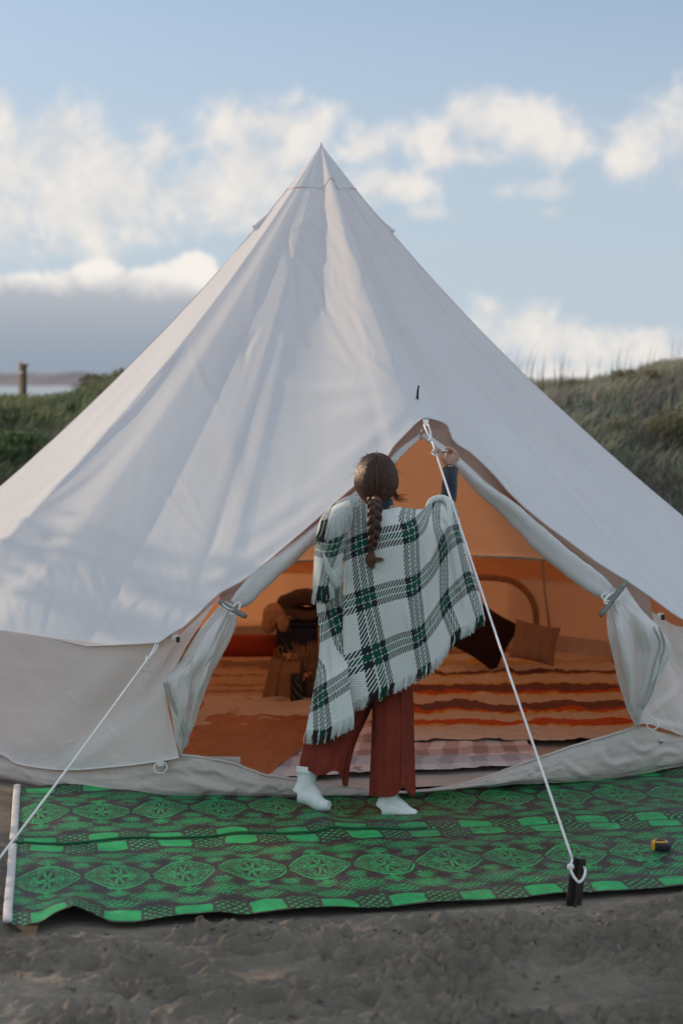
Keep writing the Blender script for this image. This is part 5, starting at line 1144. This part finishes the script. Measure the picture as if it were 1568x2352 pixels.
c1 = gz(637, 1604, .07)
bag(c1+[-.045, .04, 0], (.075, .15, .245), -.12, kraftd, 'narrow kraft paper bag seen edge-on, left of the wider bag', .05)
bag(c1+[.07, .02, -.0], (.13, .12, .225), -.25, kraft, 'wide kraft paper bag in front of the dried grass', .02)
cb = gz(681, 1612, .07); bs = empty('woven_canister', cb, 'dark canister with white zigzag lines beside the paper bags', 'canister')
zz_ = m_striped('zigzag canister', [(0, (.02, .016, .018)), (.82, (.35, .28, .24)), (.9, (.02, .016, .018))], 0, wob=.1)
V_, f_ = lathe([(.001, 0), (.036, 0), (.037, .01), (.037, .135)], 24, cb); th_ = np.arange(24)/24*5; uvc = np.stack([np.tile(th_, 4)+np.repeat([0, 0, .1, 1.6], 24)*1.5, np.repeat([0, 0, .1, 1], 24)], -1)
rawmesh('canister_body', V_, np.array([q for q in f_]), zz_, bs, uvc); poly('canister_lid', *lathe([(.0385, .135), (.0385, .165), (.034, .168), (.001, .168)], 24, cb), M['blackp'], bs)
cc = gz(722, 1602, .07); vs = empty('basket', cc+[-.01, 0, 0], 'brown wicker basket of dried flowers behind the canister', 'basket'); wk = material('wicker', (.13, .07, .045), .8, .3, 60, (120, .9, .006), stretch=(1, 1, 3)); vc = cc+[-.01, 0, 0]
poly('basket_body', *lathe([(.001, 0), (.055, 0), (.065, .05), (.062, .12), (.056, .122), (.056, .02)], 28, vc), wk, vs); poly('basket_handle', *tubegeo(cr(np.array([vc+[-.06, 0, .11], vc+[-.045, 0, .19], vc+[0, 0, .22], vc+[.045, 0, .19], vc+[.06, 0, .11]]), 20), .006, 8), wk, vs)
L = []
for i in range(320): 
    o0 = vc+np.array([RNG.uniform(-.04, .04), RNG.uniform(-.04, .04), .10]); e = o0+np.array([RNG.normal(-.01, .065), RNG.normal(0, .05), RNG.uniform(.10, .24)]); L.append(cr(np.array([o0, (o0+e)/2+[RNG.normal(0, .01), 0, .01], e]), 6))
kind(strands('dried_grass', L, .0025, material('dried grass', (.45, .27, .15), .9, .3, 40), vs, 3), 'stuff')
for (u, v, r) in ((702, 1551, .022), (712, 1545, .018), (695, 1560, .016)): poly('dried_flower', *ellgeo(at(u, v, cc[1]-.05), (r, r*.8, r*.8), 12, 8), material('peach petals', (.55, .25, .13), .9, .2, 40), vs)
cn = gz(727, 1590, .07)+[0, .06, 0]; cnd = empty('candle', cn, 'lit candle glimpsed at the left edge of the plaid blanket', 'candle')
poly('candle_jar', *lathe([(.001, 0), (.028, 0), (.03, .12), (.026, .12), (.026, .09), (.001, .09)], 20, cn), material('grey candle jar', (.30, .30, .28), .3, .1, 20), cnd)
fm = bpy.data.materials.new('flame'); fm.use_nodes = True; fb = fm.node_tree.nodes['Principled BSDF']; fb.inputs['Emission Color'].default_value = (1, .42, .10, 1); fb.inputs['Emission Strength'].default_value = 6
poly('flame', *lathe([(.0005, 0), (.005, .006), (.006, .012), (.003, .024), (.0005, .034)], 12, cn+[-.0, 0, .115]), fm, cnd)

# ================================================================= LAND BEHIND
def m_land(name, a, b, c):
    m = bpy.data.materials.new(name); m.use_nodes = True; nt = m.node_tree; bs = nt.nodes['Principled BSDF']; co = coord(nt)
    n = noise(nt, co, .6, 6, .65); n2 = noise(nt, mapping(nt, co, (2, 2, .5)), 3, 5, .7)
    nt.links.new(mixc(nt, n2.step(.4, .7), mixc(nt, n.step(.4, .6), a, b), c), bs.inputs['Base Color']); bs.inputs['Roughness'].default_value = .95; bs.inputs['Specular IOR Level'].default_value = .1; return m
landR = m_land('dune turf', (.09, .09, .06), (.17, .15, .12), (.11, .13, .06)); landL = m_land('green turf', (.07, .10, .045), (.10, .14, .06), (.11, .10, .07))
def dune(name, ridge, yr, depth, z0, m, nx=160, ny=60, rough=.12, sd=0, xspan=None):
    """ridge: (u,v) silhouette at distance yr"""
    rp = np.array([at(u, v, yr) for u, v in ridge]); x0, x1 = (xspan or (rp[0, 0], rp[-1, 0])); xs = np.linspace(x0, x1, nx); rz_ = np.interp(xs, rp[:, 0], rp[:, 2])
    q = np.linspace(-1, 1.6, ny)[:, None]; prof = np.where(q < 0, 1-sst(-q, 0, 1)*1.0, 1-.25*sst(q, 0, 1.6)*2)
    y = yr+q*depth+0*xs[None, :]; zz_ = z0+(rz_[None, :]-z0)*np.clip(prof, 0, 1)+rough*fbm(xs[None, :]*.9+sd, y*.9, 4)*sst(-q, -.2, .15)
    G = np.stack([xs[None, :]+0*q, y, zz_], -1); kind(grid(name, G, m), 'structure'); return G
GR = dune('dune', [(900,945),(1100,935),(1262,926),(1303,926),(1366,916),(1428,906),(1470,896),(1501,884),(1543,874),(1568,872),(1700,850),(1900,825),(2600,790)], 20.5, 5.5, -.05, landR, sd=3, rough=.10)
GL = dune('dune', [(-1400,1010),(-500,985),(-200,955),(0,938),(80,948),(130,946),(200,926),(260,896),(330,890),(500,880),(800,900)], 19.0, 5.5, -.05, landL, sd=8, rough=.08)
def m_grass(name):
    m = m_col(name, .85, .15, None, var=(8, .1)); nt = m.node_tree; b = nt.nodes['Principled BSDF']; t = nt.nodes.new('ShaderNodeBsdfTranslucent'); mx = nt.nodes.new('ShaderNodeMixShader'); mx.inputs[0].default_value = .4
    a = nt.nodes.new('ShaderNodeVertexColor'); a.layer_name = 'Col'; nt.links.new(a.outputs[0], t.inputs[0]); nt.links.new(b.outputs[0], mx.inputs[1]); nt.links.new(t.outputs[0], mx.inputs[2]); nt.links.new(mx.outputs[0], nt.nodes['Material Output'].inputs[0]); return m
M['blade'] = m_grass('grass blades')
def blades(name, G, n, hmin, hmax, cols, label=None, wd=.010, lean=.5, jmin=0, jmax=None, clump=.9, sd=0, droop=.4):
    ny, nx = G.shape[:2]; i = RNG.uniform(0, (jmax or ny)-1.001, n)*1.0; i = jmin+i*(1-jmin/(jmax or ny)); j = RNG.uniform(0, nx-1.001, n); ii = i.astype(int); jj = j.astype(int)
    fi = (i-ii)[:, None]; fj = (j-jj)[:, None]; b = G[ii, jj]*(1-fi)*(1-fj)+G[ii+1, jj]*fi*(1-fj)+G[ii, jj+1]*(1-fi)*fj+G[ii+1, jj+1]*fi*fj
    cn_ = fbm(b[:, 0]*clump+sd, b[:, 1]*clump, 3); keep = (RNG.random(n) < sst(cn_, -.6, .1)*.8+.2)*(np.hypot(b[:, 0]-CX, b[:, 1]-CY) > 3.0); b = b[keep]; cn_ = cn_[keep]; n = len(b)
    h = RNG.uniform(hmin, hmax, n)*(1+.5*cn_); dirx = fbm(b[:, 0]*.7+sd+30, b[:, 1]*.7, 2)*3+RNG.normal(0, .6, n); L_ = lean*RNG.uniform(.2, 1, n)*h
    ox = np.cos(dirx)*L_; oy = np.sin(dirx)*L_; w = wd*RNG.uniform(.6, 1.3, n); sx = -np.sin(dirx)*0+1; V_ = []
    for q, ww, up_, ln in ((0, 1, 0, 0), (.5, .8, .62, .3), (1, .12, 1-droop*.3, 1)):
        c = b+np.stack([ox*ln, oy*ln, h*up_], -1); o = np.stack([w*ww, 0*w, 0*w], -1); V_ += [c-o, c+o]
    V_ = np.stack(V_, 1).reshape(-1, 3); k = np.arange(n)[:, None]*6; Q_ = np.concatenate([k+np.array([[0, 1, 3, 2]]), k+np.array([[2, 3, 5, 4]])])
    mixn = np.clip(.5+1.6*fbm(b[:, 0]*.8+sd+60, b[:, 1]*.8+b[:, 2]*1.5, 3)+RNG.normal(0, .15, n), 0, .999)*(len(cols)-1); ci = mixn.astype(int); cf_ = (mixn-ci)[:, None]; C = np.array(cols); c = (C[ci]*(1-cf_)+C[ci+1]*cf_)*RNG.uniform(.7, 1.25, (n, 1))
    return kind(rawmesh(name, V_, Q_, M['blade'], None, None, np.repeat(c, 6, 0), False), 'stuff')
tag(blades('dune_grass', GR, 70000, .12, .30, [(.24,.22,.185), (.39,.355,.31), (.21,.26,.15), (.45,.415,.36), (.26,.32,.18), (.33,.30,.26)], jmax=36, wd=.010, lean=.7, sd=5), 'dry grey-green marram grass covering the right-hand dune', 'grass')
tag(blades('seed_stalks', GR, 520, .28, .62, [(.12,.10,.07), (.2,.16,.11)], jmin=19, jmax=26, wd=.003, lean=.15, sd=2), 'thin dry seed stalks standing on the right-hand dune crest', 'grass')
tag(blades('green_ground_cover', GL, 52000, .07, .20, [(.14,.16,.10), (.19,.25,.13), (.19,.21,.13), (.25,.31,.15), (.26,.22,.17), (.20,.26,.13)], jmax=36, wd=.016, lean=.9, sd=11, clump=1.3), 'soft green plants covering the left-hand dune', 'ground cover')
# shrubs
def shrub(c, r, n, cols, label, name='shrub', group='shrubs on the left dune', leaf=.03, stems=True, flat=.8):
    o = empty(name, c, label, 'shrub', group); c = np.array(c); nb = 9; cen = c+RNG.normal(0, .42, (nb, 3))*np.array(r)+[0, 0, r[2]*.75]; cr_ = RNG.uniform(.35, .62, nb)
    k = RNG.integers(nb, size=n); d = RNG.normal(size=(n, 3)); d /= np.linalg.norm(d, axis=1, keepdims=True); rad = RNG.uniform(.55, 1.05, n)[:, None]*cr_[k][:, None]
    p = cen[k]+d*rad*np.array(r); p[:, 2] = np.maximum(p[:, 2], c[2]+.02); a = RNG.normal(size=(n, 3)); a /= np.linalg.norm(a, axis=1, keepdims=True); b = np.cross(a, d+.3*RNG.normal(size=(n, 3))); b /= np.maximum(np.linalg.norm(b, axis=1, keepdims=True), 1e-6)
    s = leaf*RNG.uniform(.6, 1.4, (n, 1)); V_ = np.stack([p-a*s, p+b*s*.5, p+a*s, p-b*s*.5], 1).reshape(-1, 3); Q_ = np.arange(n*4).reshape(-1, 4); C = np.array(cols); col = C[RNG.integers(len(cols), size=n)]*(.75+.5*RNG.random((n, 1)))*(1+.25*np.sin(k*2.3))[:, None]
    kind(rawmesh('foliage', V_, Q_, M['blade'], o, None, np.repeat(col, 4, 0), False), 'stuff')
    tb = [tubegeo(cr(np.array([c+[RNG.normal(0, .05), 0, -.1], (c+cen[i])/2, cen[i]]), 6), [.02, .018, .015, .012, .009, .005], 6) for i in range(nb)]
    poly('stems', *joined(tb), M['bark'], o); return o
M['bark'] = material('bark', (.09, .065, .05), .9, .2, 20)
gl = [(.09,.13,.06), (.14,.20,.08), (.11,.16,.07), (.18,.22,.11)]; gb_ = [(.13,.15,.08), (.20,.20,.11), (.15,.165,.09), (.25,.22,.14)]
shrub(at(88, 925, 24)-[0, 0, .36], (.34, .34, .20), 2600, gl, 'low dark green shrub at the foot of the wooden post'); shrub(at(10, 915, 23)-[0, 0, .34], (.34, .3, .20), 2200, gl, 'low green shrub at the far left edge, left of the post')
shrub(at(212, 900, 22)-[0, 0, .24], (.36, .3, .20), 3000, gb_, 'olive shrub right of the water strip, left of the tent roof'); shrub(at(272, 890, 22)-[0, 0, .22], (.40, .35, .24), 3600, gb_, 'tallest olive shrub, partly hidden by the tent roof edge')
shrub(at(150, 930, 22.5)-[0, 0, .20], (.26, .25, .16), 1500, gb_, 'small low shrub just below the water strip')
def on(G, u, v):
    U_, V_ = proj(G); k = np.argmin((U_-u)**2+(V_-v)**2); return G.reshape(-1, 3)[k]
for (u, v, q) in ((25, 985, 1), (110, 968, .8), (60, 1040, .9), (150, 1010, .8), (185, 955, .7), (10, 1065, .8)):
    shrub(on(GL, u, v)-[0, 0, .06], (.34*q, .34*q, .16*q), 1300, gl if u < 120 else gb_, 'low green shrub growing on the slope of the left-hand dune', group='shrubs on the slope of the left-hand dune', leaf=.026)
dry = [(.26,.23,.18), (.36,.32,.26), (.20,.22,.13), (.30,.26,.21)]
for (u, v, q) in ((1320, 905, .8), (1400, 930, .9), (1470, 905, .8), (1540, 940, 1), (1450, 985, 1), (1530, 1030, 1.1), (1380, 965, .8), (1560, 890, .8)):
    shrub(on(GR, u, v)-[0, 0, .06], (.36*q, .36*q, .20*q), 1300, dry if int(u) % 3 else gb_, 'dry scrubby clump growing on the slope of the right-hand dune', name='scrub', group='scrub on the slope of the right-hand dune', leaf=.026)
# unseen shrub row added left of the camp to shade and dapple the sand
def shade_shrub(c, r, z0, h, n, label, low=0):
    """tall shade shrub added out of view: full crown between z0 and h on bare stems, with `low` sparse leaves beneath"""
    o = empty('shade_shrub', c, label, 'shrub', 'added shade shrubs left of the camp'); c = np.array(c, float); P_ = []
    for cnt, a_, b_ in ((n, z0, h), (low, .15, z0)):
        if not cnt: continue
        nb = 12; cen = np.stack([c[0]+RNG.uniform(-.6, .6, nb)*r, c[1]+RNG.uniform(-.8, .8, nb)*r, RNG.uniform(a_+.1, b_-.1, nb)], -1)
        kk = RNG.integers(nb, size=cnt); P_.append(cen[kk]+RNG.normal(0, 1, (cnt, 3))*np.array([.22, .20, (b_-a_)*.16]))
    p = np.concatenate(P_); m_ = len(p); p[:, 2] = np.clip(p[:, 2], .05, h+.1); a = RNG.normal(size=(m_, 3)); a /= np.linalg.norm(a, axis=1, keepdims=True); b = np.cross(a, RNG.normal(size=(m_, 3))); b /= np.linalg.norm(b, axis=1, keepdims=True)
    q = .055*RNG.uniform(.6, 1.4, (m_, 1)); V_ = np.stack([p-a*q, p+b*q*.5, p+a*q, p-b*q*.5], 1).reshape(-1, 3); C = np.array(gl); col = C[RNG.integers(4, size=m_)]
    kind(rawmesh('foliage', V_, np.arange(m_*4).reshape(-1, 4), M['blade'], o, None, np.repeat(col, 4, 0), False), 'stuff')
    poly('stems', *joined([tubegeo(cr(np.array([c+[RNG.normal(0, .06), RNG.normal(0, .06), -.1], c+[RNG.normal(0, .15), RNG.normal(0, .15), z0*.7], c+[RNG.normal(0, .3), RNG.normal(0, .3), (z0+h)/2]]), 6), [.03, .025, .02, .016, .012, .008], 6) for i in range(5)]), M['bark'], o)
for i, y in enumerate(np.arange(8.6, 16.8, .6)):
    if y < 13.5: z0, h, n, low = 2.50+.12*math.sin(i*2.3), 3.4+.15*math.sin(i*3.1), 1700, 150
    else: z0, h, n, low = .2, 1.2+.1*math.sin(i*3), 1000, 0
    shade_shrub((-6.4+.35*math.sin(i*1.7), y, 0), .42, z0, h, n, 'unseen bushy shrub added left of the camp to shade the sand', low)
# wooden post; dark right-hand board holds the post's shaded side in its colour
pc = at(49, 900, 24); post = empty('wooden_post', pc, 'weathered wooden post rising from the shrubs by the water', 'post'); pw = material('weathered wood', (.55, .36, .22), .85, .2, 12, (20, .4, .01), stretch=(3, 3, .5)); pd = material('shade-dark plank', (.10, .085, .07), .9, .2, 10)
ppm = 24/F
bevel(poly('post_shaft', *boxgeo(pc+[0, 0, 32*ppm-.10], (8*ppm, 8*ppm, 62*ppm+.25), .85), pw, post), .006); poly('shaded_side', *boxgeo(pc+[8.5*ppm, .03, 34*ppm-.1], (6*ppm, .08, 58*ppm+.2)), pd, post, False); poly('metal_fitting', *ellgeo(pc+[3*ppm, -.045, 42*ppm], (3.5*ppm, .02, 5*ppm), 10, 8), M['steel'], post)
poly('cap_board', *boxgeo(pc+[10*ppm, .03, 61*ppm], (11*ppm, .1, 5*ppm)), pd, post, False)
# far wooded shore, greyed to put distance haze into its colour
def hills(name, y, prof, m, z0=-3, sd=0, depth=200):
    P0 = np.array([at(u, v, y) for u, v in prof]); xs = np.linspace(P0[0, 0], P0[-1, 0], 400); zt = np.interp(xs, P0[:, 0], P0[:, 2])+y*.0009*fbm(xs/y*240+sd, xs*0+.3, 4, .6)*2.2
    rows = []
    for q in np.linspace(0, 1, 10): rows.append(np.stack([xs, y+depth*q+0*xs, z0+(zt-z0)*math.sin(q*np.pi/2)**.8], -1))
    for q in (1.3, 2.0): rows.append(np.stack([xs, y+depth*q+0*xs, z0+(zt-z0)*(.9 if q < 1.5 else .4)], -1))
    return kind(grid(name, np.array(rows), m), 'structure')
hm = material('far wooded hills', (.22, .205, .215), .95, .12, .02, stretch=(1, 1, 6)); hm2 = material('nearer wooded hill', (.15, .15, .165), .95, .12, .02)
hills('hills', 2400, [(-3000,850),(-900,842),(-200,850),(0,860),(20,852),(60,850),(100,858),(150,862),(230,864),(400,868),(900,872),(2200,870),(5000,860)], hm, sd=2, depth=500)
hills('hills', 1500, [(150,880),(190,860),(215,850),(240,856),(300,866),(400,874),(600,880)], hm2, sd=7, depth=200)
